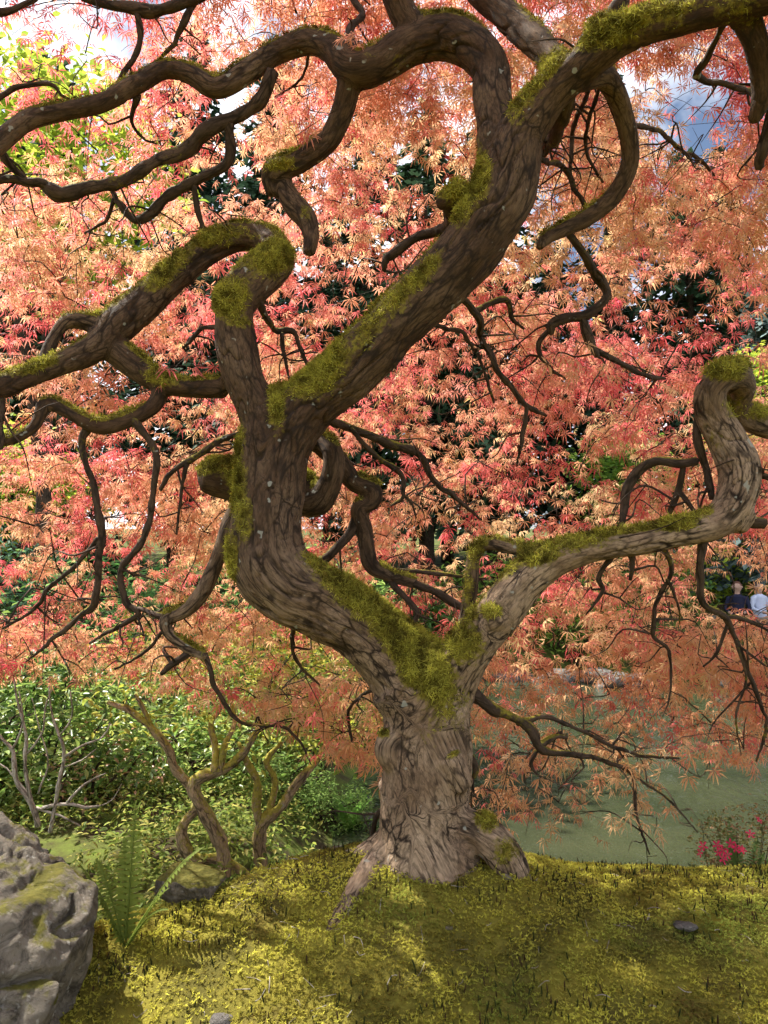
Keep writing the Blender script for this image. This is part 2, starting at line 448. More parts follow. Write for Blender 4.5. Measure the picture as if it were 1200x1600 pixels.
# ------------------------------------------------------------------ the maple: trunk and heavy limbs, (pixel x, pixel y, width in pixels, distance)
MAIN = [
 ('trunk', [(672,1500,235,2.5),(672,1420,215,2.5),(672,1350,165,2.5),(668,1300,140,2.5),(668,1245,138,2.5),(672,1185,140,2.5),(672,1130,140,2.5),(668,1085,150,2.5),(645,1050,150,2.5)]),
 ('trunk', [(690,1120,120,2.52),(655,1070,140,2.5),(612,1028,120,2.49),(562,982,110,2.47),(505,945,110,2.45),(455,922,116,2.43),(420,880,118,2.43),(417,820,108,2.44),(425,760,104,2.46),(430,710,112,2.47),(434,655,100,2.47),(440,610,50,2.47)]),
 ('limb', [(424,790,60,2.46),(426,725,74,2.47),(404,645,66,2.46),(380,590,66,2.45),(370,545,68,2.45),(366,500,66,2.45),(370,468,72,2.46),(398,438,68,2.50),(430,412,60,2.56),(426,385,48,2.62),(395,370,46,2.66),(350,376,48,2.66),(300,410,48,2.64),(240,462,54,2.60),(190,505,60,2.56),(140,548,44,2.50),(70,580,34,2.44),(10,602,38,2.38),(-60,622,40,2.30)]),
 ('limb', [(426,780,60,2.46),(440,710,88,2.47),(476,640,92,2.46),(538,586,92,2.43),(602,522,90,2.39),(670,454,93,2.35),(730,390,98,2.31),(778,320,104,2.28),(800,255,100,2.26),(815,205,82,2.24),(857,150,68,2.19),(905,106,64,2.13),(955,68,60,2.07),(1010,42,62,2.02),(1070,26,60,1.97),(1130,12,58,1.92),(1220,-12,60,1.84)]),
 ('limb', [(795,270,85,2.28),(780,205,74,2.30),(768,150,66,2.32),(764,108,66,2.34),(738,74,72,2.36),(695,58,72,2.38),(645,68,66,2.40),(595,98,62,2.42),(552,108,58,2.43),(520,78,46,2.45),(482,66,42,2.47),(432,82,38,2.50),(382,114,38,2.49),(338,138,36,2.48),(300,118,34,2.47),(260,108,31,2.46),(212,132,31,2.44),(158,162,31,2.42),(100,174,30,2.40),(48,186,33,2.37),(8,215,34,2.34),(-50,262,34,2.28)]),
 ('limb', [(665,62,62,2.40),(632,25,52,2.38),(612,-30,48,2.34)]),
 ('limb', [(548,115,40,2.44),(536,170,39,2.50),(512,220,38,2.55),(468,252,38,2.57),(432,264,40,2.58),(424,278,38,2.60),(432,305,30,2.62)]),
 ('limb', [(440,285,30,2.61),(458,318,38,2.60),(478,342,36,2.58),(486,368,28,2.57),(482,396,22,2.56)]),
 ('limb', [(885,112,44,2.16),(840,66,48,2.26),(795,28,50,2.36),(745,-18,50,2.44)]),
 ('limb', [(905,122,46,2.15),(942,120,40,2.20),(965,155,34,2.26),(980,205,32,2.31),(984,255,32,2.36),(962,302,30,2.40),(925,337,28,2.42),(885,357,26,2.42),(855,372,23,2.41),(842,388,16,2.40)]),
 ('limb', [(1150,10,50,1.92),(1178,60,42,1.96),(1190,115,38,2.02),(1190,155,34,2.06),(1178,190,22,2.1)]),
 ('limb', [(640,1130,80,2.50),(690,1075,88,2.48),(732,1015,76,2.44),(776,964,68,2.41),(822,908,64,2.39),(862,876,57,2.37),(920,858,48,2.35),(990,848,45,2.33),(1060,833,47,2.31),(1118,818,52,2.30),(1150,780,60,2.30),(1156,735,62,2.31),(1138,690,58,2.32),(1116,650,52,2.31),(1110,612,48,2.28),(1126,590,48,2.27),(1148,588,46,2.32),(1158,605,44,2.40),(1150,632,42,2.46),(1172,655,44,2.48),(1230,672,44,2.46)]),
 ('limb', [(1135,600,40,2.34),(1152,580,42,2.38),(1165,592,30,2.42)]),
 ('limb', [(350,606,34,2.48),(290,606,30,2.52),(250,598,36,2.54),(215,575,44,2.55),(178,545,46,2.55)]),
 ('limb', [(255,605,30,2.54),(238,636,27,2.53),(190,660,26,2.50),(150,666,25,2.48),(108,645,22,2.46),(72,630,24,2.44),(54,665,18,2.42),(20,688,16,2.40),(-30,694,16,2.36)]),
 ('limb', [(160,510,34,2.54),(110,502,26,2.50),(84,530,22,2.48),(66,575,24,2.45)]),
 ('limb', [(318,742,56,2.72),(345,748,68,2.74),(400,756,78,2.76),(455,766,74,2.74),(492,782,54,2.70),(514,758,40,2.66),(521,716,36,2.64),(506,690,32,2.68),(470,690,30,2.72)]),
 ('limb', [(490,690,30,2.72),(530,722,32,2.76),(552,752,33,2.78),(583,766,32,2.78),(580,785,30,2.78),(560,796,30,2.78),(570,832,28,2.80),(578,880,26,2.82),(602,897,22,2.84),(650,912,18,2.88)]),
 ('limb', [(385,770,26,2.60),(362,810,26,2.58),(345,862,25,2.56),(318,922,26,2.54),(290,954,24,2.53),(260,968,23,2.52),(264,990,19,2.52),(292,1012,18,2.52),(322,1026,15,2.52)]),
 ('limb', [(850,868,30,2.40),(800,856,22,2.44),(758,850,21,2.46),(740,868,22,2.47),(735,925,23,2.48),(722,985,20,2.49)]),
 # roots and swellings
 ('root', [(715,1280,50,2.45),(755,1303,56,2.43),(782,1328,56,2.43),(802,1366,52,2.43),(814,1420,44,2.45)]),
 ('root', [(645,1285,60,2.48),(618,1322,52,2.47)] + [(u, v, w, ground_hit(u, v - 9)[1]) for (u, v, w) in [(588,1352,44),(562,1388,38),(540,1420,32),(522,1446,26),(506,1470,16)]]),
 ('root', [(640,1290,66,2.52),(606,1322,54,2.53),(566,1340,36,2.54),(520,1352,18,2.56)]),
 ('root', [(668,1300,90,2.47),(690,1340,95,2.44),(715,1380,70,2.42)]),
 ('burl', [(622,1150,40,2.44),(608,1170,46,2.43),(616,1195,36,2.44)]),
 ('burl', [(700,1180,40,2.38),(722,1230,40,2.40)]),
 ('burl', [(765,975,32,2.36),(782,966,30,2.35)]),
 ('burl', [(725,300,42,2.29),(700,312,32,2.31),(686,318,26,2.33)]),
 ('burl', [(930,52,40,2.08),(950,40,46,2.04)]),
 ('burl', [(1165,800,40,2.30),(1150,826,34,2.30)]),
]
bag = Bag(); SMP = []
for k, (nm, pts) in enumerate(MAIN):
    c = px_path(pts, 0.012, 0.06, 40 + k)
    V, Q, T3, B = tube(c, 20, 0.05, k); bag.add(V, Q, T3, B)
    n0, s0 = None, 0.0
    if SMP:
        prev = np.vstack(SMP); j = int(np.argmin(np.sum((prev[:, :3] - c[0, :3]) ** 2, 1))); n0 = prev[j, 4:7]; s0 = prev[j, 10]
    Tn, A, Bn = frames(c[:, :3], n0)
    s = np.concatenate([[0], np.cumsum(np.linalg.norm(np.diff(c[:, :3], axis=0), axis=1))]) + s0
    SMP.append(np.hstack([c, A, Bn, s[:, None], np.full((len(c), 1), k)]))
SMP = np.vstack(SMP)
TV, TQ, TT, TE = remesh(np.vstack(bag.V), np.vstack(bag.T), np.vstack(bag.Q), 0.0062)
TV = laplace(TV, TE, 7, 0.5)
kd = kdtree.KDTree(len(SMP))
for i, p in enumerate(SMP[:, :3]): kd.insert(p, i)
kd.balance()
near = np.empty(len(TV), int)
for i, p in enumerate(TV):
    best, bi = 1e9, 0
    for _, j, d in kd.find_n(p, 5):
        q = d - SMP[j, 3]
        if q < best: best, bi = q, j
    near[i] = bi
S = SMP[near]; rel = TV - S[:, :3]
ax = np.sum(rel * S[:, 4:7], 1); by = np.sum(rel * S[:, 7:10], 1); rad = S[:, 3]
bark = np.stack([ax, by, S[:, 10] * 0.28], 1)
bark_s = laplace(bark, TE, 3, 0.5)
def mesh_normals(V, Q):
    n = np.zeros_like(V); fn = np.cross(V[Q[:, 2]] - V[Q[:, 0]], V[Q[:, 3]] - V[Q[:, 1]])
    for k in range(4):
        for a in range(3): n[:, a] += np.bincount(Q[:, k], fn[:, a], len(V))
    return n / (np.linalg.norm(n, axis=1)[:, None] + 1e-12)
TN = mesh_normals(TV, TQ)
pu, pv, pf = project(TV)
# moss: where the photograph shows it (pixel ellipses on the surface) plus upward faces
def ell(cx, cy_, rx, ry, ang=0.0):
    a = math.radians(ang); dx = pu - cx; dy = pv - cy_
    x = dx * math.cos(a) + dy * math.sin(a); y = -dx * math.sin(a) + dy * math.cos(a)
    return np.clip(1.35 - np.sqrt((x / rx) ** 2 + (y / ry) ** 2), 0, 1)
moss = np.zeros(len(TV))
for e, st in [((640,1010,45,130,-38),1.0),((560,930,95,36,36),1.0),((690,1085,48,75,-15),1.0),((730,1010,40,42,0),0.95),((770,955,24,20,0),0.8),
              ((840,858,40,26,0),0.8),((905,848,60,22,0),0.55),((1055,818,50,18,0),0.7),((430,410,46,44,0),1.0),((368,466,50,40,0),1.0),((350,372,70,22,0),0.9),
              ((270,420,70,24,-38),0.75),((510,580,70,40,-42),0.85),((600,500,110,30,-44),0.6),((715,310,32,50,0),0.8),((745,270,24,60,0),0.75),((640,450,90,22,-46),0.7),
              ((366,720,20,90,0),0.85),((362,880,16,60,0),0.8),((432,640,16,50,0),0.8),((380,820,20,50,0),0.6),((1140,580,36,24,0),1.0),((1165,640,50,22,15),0.9),
              ((1120,690,28,40,40),0.4),((960,42,70,36,-20),1.0),((1100,20,110,30,0),0.8),((850,110,70,22,-45),0.75),((820,150,26,60,30),0.5),((610,95,60,22,0),0.6),
              ((790,1335,26,30,20),0.6),((760,1280,22,20,30),0.7),((750,870,22,40,0),0.9),((735,930,16,70,0),0.7),((330,730,40,14,0),0.6),
              ((60,572,60,16,-15),0.8),((240,590,50,16,20),0.7),((440,258,30,16,0),0.8),((478,330,18,20,0),0.7),((340,380,80,14,0),0.7),((380,500,36,14,0),0.7)]:
    moss = np.maximum(moss, st * ell(*e))
facing = np.clip(0.35 + 0.75 * TN[:, 2] + 0.35 * (-TN[:, 0]), 0.0, 1)
upm = sstep(0.3, 0.85, TN[:, 2]) * 0.72 * sstep(1250, 1190, pv)
nz = fbm(TV * 9, 21, 3)
moss = np.clip(np.maximum(moss * (0.45 + 0.75 * facing), upm) + 0.30 * nz * (np.maximum(moss, upm) > 0.05), 0, 1)
moss = np.where(upm + moss < 0.12, 0, moss)
# bark relief: furrows along the limb, plates, lumps
amp = np.clip(rad * 0.12, 0.0015, 0.010)
q = bark_s * np.array((21, 21, 21)); warp = 0.6 * fbm(bark_s * 14, 5, 2)
q = q + warp[:, None]
r1 = np.abs(noise(q, 11)); r2 = np.abs(noise(q * 2.1 + 4.4, 12))
furrow = np.maximum(sstep(0.16, 0.0, r1), 0.6 * sstep(0.14, 0.0, r2))
patch = sstep(-0.35, 0.25, noise(bark_s * 9 + 3.3, 14)); furrow = furrow * (0.25 + 0.75 * patch)
lump = fbm(TV * 8, 31, 2)
disp = rad * 0.10 * lump - amp * furrow * 1.1 + amp * 0.45 * fbm(q * 1.3 + 9, 15, 2)
m2 = sstep(0.35, 0.7, moss)
mlump = fbm(TV * 34, 33, 3); disp = disp * (1 - 0.75 * m2) + m2 * (0.004 + 0.010 * mlump)
TV2 = TV + TN * disp[:, None]
TN2 = mesh_normals(TV2, TQ)

BASE = np.array((P(668, 1345, 2.5)[0], 2.5, 0.0)); BASE[2] = hz(BASE[0], BASE[1])
maple = empty('japanese_maple', BASE, 'old gnarled Japanese maple with twisting mossy trunk and red lace leaves', 'tree')
def split_parts(V, Q, N, part, bark, moss, furrow, names, parent, mat):
    fp = part[Q[:, 0]]
    for pid, nm in names:
        f = Q[fp == pid]
        if len(f) < 30: continue
        used, inv = np.unique(f, return_inverse=True)
        me = make_mesh(nm, V[used], quads=inv.reshape(-1, 4))
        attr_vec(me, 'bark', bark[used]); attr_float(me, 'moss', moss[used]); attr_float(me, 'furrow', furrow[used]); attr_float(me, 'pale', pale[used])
        me.normals_split_custom_set_from_vertices([tuple(x) for x in N[used]])
        child(nm, me, mat, parent)
pid = S[:, 11].astype(int)
pale = np.clip(0.08 + sstep(1.35, 0.30, TV[:, 2]) + 0.7 * sstep(0.25, 0.6, TV[:, 0]) * sstep(1.9, 1.3, TV[:, 2]) + 0.25 * fbm(TV * 4, 99, 2), 0, 1)  # paler bark at the base; upper limbs darkened in colour for canopy shade
groupmap = {}
for k, (nm, _) in enumerate(MAIN):
    groupmap[k] = k
    if nm == 'trunk' or nm == 'burl': groupmap[k] = 0
groupmap[23] = 0; groupmap[27] = 3; groupmap[28] = 3; groupmap[29] = 11; groupmap[26] = 11; groupmap[12] = 11
part = np.array([groupmap[k] for k in range(len(MAIN))])[pid]
names = [(k, MAIN[k][0]) for k in sorted(set(groupmap.values()))]
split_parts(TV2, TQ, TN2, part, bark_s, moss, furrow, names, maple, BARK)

# ------------------------------------------------------------------ the maple: traced lesser branches
BR = [
 [(425,112,26,2.50),(405,155,30,2.52),(370,182,28,2.54),(330,202,32,2.55),(290,226,28,2.56),(240,256,26,2.56),(190,281,26,2.55),(130,291,28,2.53),(90,300,30,2.52),(48,285,22,2.50),(-20,284,20,2.46)],
 [(45,290,18,2.50),(25,265,18,2.48),(5,240,16,2.44)],
 [(362,190,20,2.55),(352,255,22,2.60),(302,284,22,2.62),(258,310,20,2.64),(224,345,18,2.66),(190,322,14,2.66),(175,298,10,2.66)],
 [(305,285,14,2.62),(310,328,13,2.64),(320,358,9,2.66)],
 [(180,310,8,2.66),(165,345,7,2.7),(132,365,4,2.75)],
 [(340,-15,26,2.46),(262,10,22,2.47),(215,16,24,2.48),(150,2,18,2.46),(110,-20,14,2.44)],
 [(215,20,14,2.48),(220,52,13,2.50),(212,85,13,2.52),(190,118,10,2.54),(182,135,6,2.56)],
 [(305,-5,18,2.47),(285,42,13,2.50),(266,75,9,2.54),(248,95,5,2.58)],
 [(-20,22,14,2.4),(20,16,12,2.42),(45,5,10,2.44),(70,-12,8,2.46)],
 [(-20,160,14,2.5),(30,135,10,2.54),(78,130,10,2.57),(95,148,7,2.6),(110,155,5,2.62)],
 [(215,152,16,2.46),(205,190,8,2.55),(222,215,6,2.6),(245,225,4,2.64)],
 [(560,95,18,2.43),(548,50,16,2.54),(568,22,14,2.58),(548,-10,12,2.6)],
 [(484,66,7,2.47),(478,105,6,2.6),(466,128,5,2.68),(430,152,4,2.75)],
 [(890,150,32,2.18),(872,200,30,2.32),(852,228,22,2.58),(838,262,14,2.62)],
 [(980,5,34,2.2),(945,32,30,2.2),(915,58,26,2.2),(900,90,24,2.18)],
 [(1135,35,15,1.95),(1106,88,14,2.05),(1087,116,15,2.12),(1112,128,12,2.16),(1160,138,12,2.2),(1210,150,10,2.4)],
 [(1228,0,40,1.86),(1226,110,34,2.0),(1208,190,30,2.15),(1190,232,26,2.2),(1188,262,16,2.24)],
 [(885,362,16,2.43),(915,405,18,2.52),(934,440,20,2.65),(945,466,20,2.66),(920,488,22,2.67),(885,494,20,2.68),(865,504,18,2.69),(860,522,10,2.7)],
 [(908,490,18,2.67),(918,522,20,2.69),(932,556,12,2.72)],
 [(932,548,12,2.72),(965,565,12,2.76),(990,578,12,2.78),(1020,588,9,2.8),(1040,592,4,2.83)],
 [(862,515,10,2.7),(842,535,10,2.72),(848,558,9,2.74),(866,580,7,2.76),(884,592,4,2.78)],
 [(845,250,12,2.30),(880,262,11,2.6),(898,295,10,2.64),(916,330,7,2.68)],
 [(925,125,9,2.2),(897,200,10,2.58),(892,255,8,2.64),(893,292,5,2.68)],
 [(938,130,8,2.22),(914,222,8,2.6),(930,268,6,2.66),(942,285,4,2.7)],
 [(980,195,11,2.31),(1030,205,10,2.5),(1062,232,9,2.75),(1095,250,7,2.82),(1116,275,4,2.9)],
 [(700,314,28,2.32),(704,338,26,2.42),(690,356,24,2.6),(652,370,18,2.62),(620,390,18,2.64),(604,405,15,2.66),(600,422,8,2.68)],
 [(695,450,14,2.38),(742,486,17,2.5),(755,530,13,2.68),(775,575,12,2.72),(800,605,12,2.76),(824,634,12,2.8),(854,650,5,2.85)],
 [(824,632,10,2.8),(816,685,8,2.84),(808,720,4,2.88)],
 [(742,486,12,2.64),(790,468,12,2.68),(800,498,10,2.72),(818,514,5,2.76)],
 [(640,500,10,2.42),(690,512,10,2.55),(722,520,8,2.72),(742,550,5,2.78)],
 [(745,545,6,2.78),(760,590,6,2.8),(772,630,4,2.84)],
 [(405,470,14,2.48),(428,515,12,2.64),(455,518,11,2.66),(470,545,9,2.68),(482,575,5,2.7)],
 [(440,520,9,2.65),(445,560,7,2.68),(452,595,4,2.7)],
 [(352,512,8,2.46),(315,512,10,2.62),(300,530,8,2.64),(285,545,5,2.66)],
 [(1092,650,14,2.34),(1088,695,20,2.36),(1104,735,15,2.38),(1112,780,11,2.36)],
 [(1090,720,16,2.37),(1060,725,20,2.4),(1020,722,21,2.44),(988,745,19,2.48),(976,788,15,2.5),(972,830,10,2.5)],
 [(1065,728,12,2.4),(1060,765,13,2.44),(1045,802,9,2.48)],[(1062,765,10,2.44),(1082,795,8,2.46),(1090,815,6,2.44)],
 [(1195,815,18,2.3),(1170,812,20,2.3),(1150,800,24,2.3)],
 [(1185,740,14,2.3),(1215,752,12,2.26)],
 [(1035,850,11,2.33),(1050,892,10,2.38),(1030,930,9,2.44),(1020,990,8,2.5),(1045,1018,6,2.56),(1047,1085,4,2.6),(1035,1120,2,2.6)],
 [(1042,905,7,2.4),(1060,945,5,2.44),(1062,975,3,2.48)],
 [(1098,840,16,2.3),(1092,900,13,2.34),(1100,942,13,2.38),(1132,962,13,2.42),(1146,992,10,2.46),(1166,1040,9,2.5),(1186,1092,8,2.54),(1198,1135,6,2.58),(1182,1190,4,2.62)],
 [(1130,962,9,2.42),(1168,970,7,2.46),(1200,985,5,2.5)],
 [(1138,975,7,2.44),(1122,1018,6,2.48),(1098,1042,3,2.52)],
 [(1150,1000,5,2.46),(1165,1060,5,2.5),(1150,1120,4,2.54),(1158,1180,2,2.6)],
 [(953,870,11,2.36),(936,905,9,2.4),(943,920,8,2.42),(928,945,6,2.44),(915,960,3,2.46)],
 [(985,862,12,2.34),(988,885,11,2.36),(985,905,7,2.38)],
 [(735,1085,26,2.5),(768,1108,23,2.5),(800,1122,19,2.52),(828,1138,18,2.54),(842,1168,18,2.56),(872,1176,13,2.6),(905,1180,10,2.66),(950,1190,8,2.74),(988,1212,7,2.8),(995,1275,5,2.84),(1015,1335,3,2.86)],
 [(845,1165,14,2.56),(868,1150,12,2.58),(885,1152,7,2.6)],
 [(810,1128,12,2.54),(850,1120,9,2.6),(905,1140,8,2.66),(945,1160,8,2.72),(1000,1180,6,2.8),(1060,1185,4,2.9)],
 [(995,1215,5,2.8),(1045,1250,4,2.86),(1090,1300,2.5,2.9)],
 [(838,1175,8,2.56),(830,1195,7,2.58),(845,1215,3,2.6)],
 [(735,1180,12,2.55),(742,1200,14,2.56),(738,1215,8,2.56)],
 [(632,1245,14,2.5),(606,1258,12,2.56),(590,1275,10,2.64),(580,1312,8,2.7)],
 [(648,910,18,2.86),(690,930,16,2.88),(725,948,14,2.88)],
 [(562,800,22,2.78),(545,835,20,2.80),(510,870,18,2.8),(490,880,16,2.8)],
 [(600,898,12,2.84),(638,938,12,2.84),(652,960,10,2.84),(636,982,7,2.84)],
 [(585,885,9,2.84),(640,892,9,2.9),(700,898,8,2.96),(760,905,4,3.05)],
 [(505,650,16,2.52),(545,668,16,2.7),(582,686,18,2.76),(640,702,17,2.82),(662,716,14,2.86),(675,748,12,2.9),(720,785,9,2.96),(752,812,5,3.02)],
 [(548,672,10,2.7),(592,716,11,2.76),(625,740,11,2.8),(630,775,9,2.82),(610,790,5,2.84)],[(630,772,6,2.82),(645,790,5,2.84),(650,810,3,2.86)],
 [(400,672,14,2.52),(345,688,12,2.56),(312,712,13,2.58),(268,738,11,2.6),(250,765,8,2.62)],
 [(140,664,20,2.48),(128,690,14,2.48),(145,760,13,2.5),(158,822,14,2.52),(156,872,14,2.54),(150,942,13,2.56),(120,966,10,2.6),(70,1010,7,2.66),(40,1034,3,2.7)],
 [(152,840,9,2.52),(120,882,9,2.56),(76,922,9,2.6),(54,952,7,2.64),(5,982,4,2.7)],
 [(210,655,16,2.5),(245,710,15,2.52),(240,762,13,2.54),(224,840,13,2.56),(190,892,13,2.58),(194,942,13,2.58),(216,960,10,2.58),(165,990,7,2.62),(140,1005,4,2.66)],
 [(262,968,14,2.52),(235,958,9,2.55),(214,950,8,2.58)],
 [(320,1022,12,2.52),(335,1072,10,2.55),(358,1110,8,2.6),(386,1132,7,2.66),(440,1135,6,2.72),(470,1162,5,2.76),(486,1195,3,2.8)],
 [(295,1018,16,2.52),(272,1035,14,2.52),(250,1052,9,2.52)],
 [(255,985,7,2.54),(225,1020,6,2.6),(180,1045,4,2.7)],
 [(456,965,12,2.44),(462,1030,6,2.6),(500,1070,4,2.7)],
 [(604,1080,9,2.5),(575,1080,7,2.6),(545,1110,6,2.76),(550,1160,4,2.8)],
 [(0,600,18,2.38),(2,640,16,2.36),(-2,700,12,2.34)],
 [(292,724,9,2.59),(286,745,8,2.6),(280,800,6,2.62),(276,835,4,2.64)],
]
BRC = []
NODES = []       # (xyz, radius) where twigs may start
NODES += [(*p[:3], min(p[3], .012)) for p in SMP[::6] if p[3] < 0.06]
for k, pts in enumerate(BR):
    c = px_path([(u, v, w * 0.82, d) for (u, v, w, d) in pts], 0.014, 0.5, 200 + k)
    b = Bag(); b.add(*tube(c, 9, 0.22, k))
    def mf(V, me):
        n = vnormals(me); return np.clip(sstep(0.2, 0.9, n[:, 2]) * 0.55 + 0.55 * fbm(V * 7, 71, 2), 0, 1)
    child('branch', b.mesh('branch', mf), BARK_BR, maple)
    NODES += [(*p[:4],) for p in c[::4]]
    BRC.append(c)

# ------------------------------------------------------------------ the maple: sprays of lace leaves
def leaf_template(seed, lobes=7):
    r = np.random.default_rng(seed); V, T = [], []
    for k in range(lobes):
        a = (k - (lobes - 1) / 2) * R_(270 / lobes) + r.normal(0, 0.07)
        L = (1.0 - 0.06 * abs(k - (lobes - 1) / 2) ** 1.3) * r.uniform(0.85, 1.12) * 0.56
        d = np.array((math.sin(a), math.cos(a), 0)); s = np.array((d[1], -d[0], 0)); w = 0.030 * r.uniform(0.8, 1.2)
        dr = r.uniform(0.25, 0.8)
        z = np.array((0, 0, 1.0)); n0 = len(V)
        bend = s * r.normal(0, 0.05)
        V += [d * 0.01, d * L * 0.46 - s * w - z * dr * L * 0.14 + bend * .4, d * L * 0.46 + s * w - z * dr * L * 0.14 + bend * .4,
              d * L * (1 - dr * .25) - z * dr * L * 1.0 + bend]
        T += [(n0, n0 + 1, n0 + 2), (n0 + 1, n0 + 3, n0 + 2)]
    return np.array(V), np.array(T)
TPL = [leaf_template(s, 9 if s % 2 else 7) for s in range(8)]

GAPS = [(1138,928,46,26,.03),(1075,165,62,80,.02),(1000,130,55,55,.35),(1120,90,60,50,.25),(885,235,40,60,.5),(645,262,55,36,.15),(1048,470,95,70,.05),(1150,510,60,70,.25),(690,690,100,40,.35),
        (200,670,160,34,.22),(120,905,150,62,.22),(520,480,55,34,.3),(840,770,95,40,.35),(760,865,130,42,.25),(40,500,60,46,.25),(1130,905,95,46,.25),(1180,590,36,60,.2),
        (120,75,110,60,.4),(30,640,60,40,.3),(1060,640,60,34,.3),(580,250,40,24,.25),(700,130,30,30,.6),(330,300,40,30,.5),(340,170,40,30,.5),(110,240,40,28,.4),(700,770,50,30,.5),
        (480,915,40,30,.3),(330,900,40,26,.4),(60,840,60,30,.4)]
bu = [0, 200, 300, 450, 560, 600, 740, 800, 900, 1000, 1060, 1200]
bv = [1035, 1050, 1070, 1120, 1190, 1180, 1235, 1270, 1290, 1270, 1190, 1210]
def dens(u, v):
    p = 1.0
    for (x, y, rx, ry, f) in GAPS:
        e = math.hypot((u - x) / rx, (v - y) / ry)
        f = f if y < 200 or u > 1080 else min(1.0, f + 0.09)
        if e < 1.25: p = min(p, f if e < 0.85 else f + (1 - f) * (e - 0.85) / 0.4)
    b = np.interp(u, bu, bv)
    if v > b: return 0.0
    if v > 1010: p *= np.interp(v, [1010, 1060, 1300], [0.85, 0.55, 0.42]) if u < 620 else np.interp(v, [1010, 1080, 1130, 1300], [1.0, 0.85, 0.42, 0.30])
    return p
C0 = np.array((0.0, 2.75, 0.3)); RAD = np.array((3.4, 2.5, 3.7))
def shell_depth(u, v):
    d = P(u, v, 1.0) - CAM
    o = (CAM - C0) / RAD; k = d / RAD
    a = k @ k; b = o @ k; c = o @ o - 1
    disc = b * b - a * c
    if disc < 0: return None
    return (-b + math.sqrt(disc)) / a
SPR = []
tries = 0
while len(SPR) < 4700 and tries < 60000:
    tries += 1
    u = rng.uniform(-200, 1450); v = rng.uniform(-330, 1300)
    uu, vv = min(max(u, 0), 1200), max(v, 0)
    cl = noise(np.array([[u / 75.0, v / 48.0, 0.3]]), 77)[0]
    if rng.random() > dens(uu, vv) * (0.85 + 0.6 * cl) * (1.0 if -20 < u < 1220 and v > -20 else 0.55): continue
    D = shell_depth(u, v)
    if D is None: D = 4.0
    if v > 1040 or (u > 640 and v > 960): D = min(D, rng.uniform(3.1, 4.6))
    d = D * (1 - 0.36 * rng.random() ** 1.6)
    d = max(d, 2.8)
    SPR.append(P(u, v, d))
# openings in the crown through which the sun reaches the trunk and the mound
TG = [P(u, v, d) for (u, v, d) in [(520,890,2.42),(570,925,2.42),(620,975,2.42),(665,1040,2.42),(700,1110,2.4),(800,905,2.36),(750,985,2.38),(900,842,2.33),(1050,816,2.3),(785,1310,2.38),(640,1200,2.4),(400,395,2.5),(500,600,2.42),(600,490,2.38)]]
TG += [np.array((x, y, 0.0)) for (x, y) in [(-.35,2.3),(-.5,2.1),(.2,2.0),(.45,2.15),(.7,2.35),(.9,2.6),(1.15,2.4),(.85,2.0),(.5,2.6),(-.15,1.95),(1.3,2.75),(.05,1.8),(.65,1.85),(1.0,1.85),(.3,1.75),(-.3,1.8),(.25,2.2),(1.0,2.3),(.7,2.1),(-.55,1.85)]]
TG = np.array(TG); TGR = np.array([0.15] * 14 + [0.20] * (len(TG) - 14)); S_ = np.array(SUN)
def opened(p):
    w = p - TG; t = w @ S_; d = np.linalg.norm(w - t[:, None] * S_, axis=1)
    return bool(np.any((d < TGR) & (t > 0.4)))
def in_view(p):
    u, v, f = project(p); return f[0] > 0 and 0 < u[0] < 1200 and 0 < v[0] < 1600
SPR = [p for p in SPR if not (opened(p) and rng.random() < (0.75 if in_view(p) else 0.97))]
for _ in range(620):            # the crown goes on overhead and towards the viewer, out of the picture
    a = rng.uniform(0, 2 * np.pi); rr = math.sqrt(rng.random())
    x = 2.6 * rr * math.cos(a); y = 1.7 + 1.9 * rr * math.sin(a)
    z = 0.3 + 3.7 * math.sqrt(max(0.05, 1 - (x / 3.4) ** 2 - ((y - 2.75) / (2.5 if y > 2.75 else 3.4)) ** 2)) - rng.uniform(0, 0.5)
    u, v, f = project(np.array((x, y, z)))
    if f[0] > 0.1 and v[0] > -90: continue
    if z < 2.4 or (opened(np.array((x, y, z))) and rng.random() < .95): continue
    SPR.append(np.array((x, y, z)))
for (u, v, d) in [(870,40,2.3),(560,60,2.4),(455,200,2.5),(300,560,2.45),(900,560,2.6),(120,1000,2.7),(250,1010,2.7),(1150,640,2.6),(1020,600,2.7),(560,1060,2.75),(400,1090,2.8),(480,1130,2.85)]:
    SPR.append(P(u, v, d))
SPR = np.array(SPR)
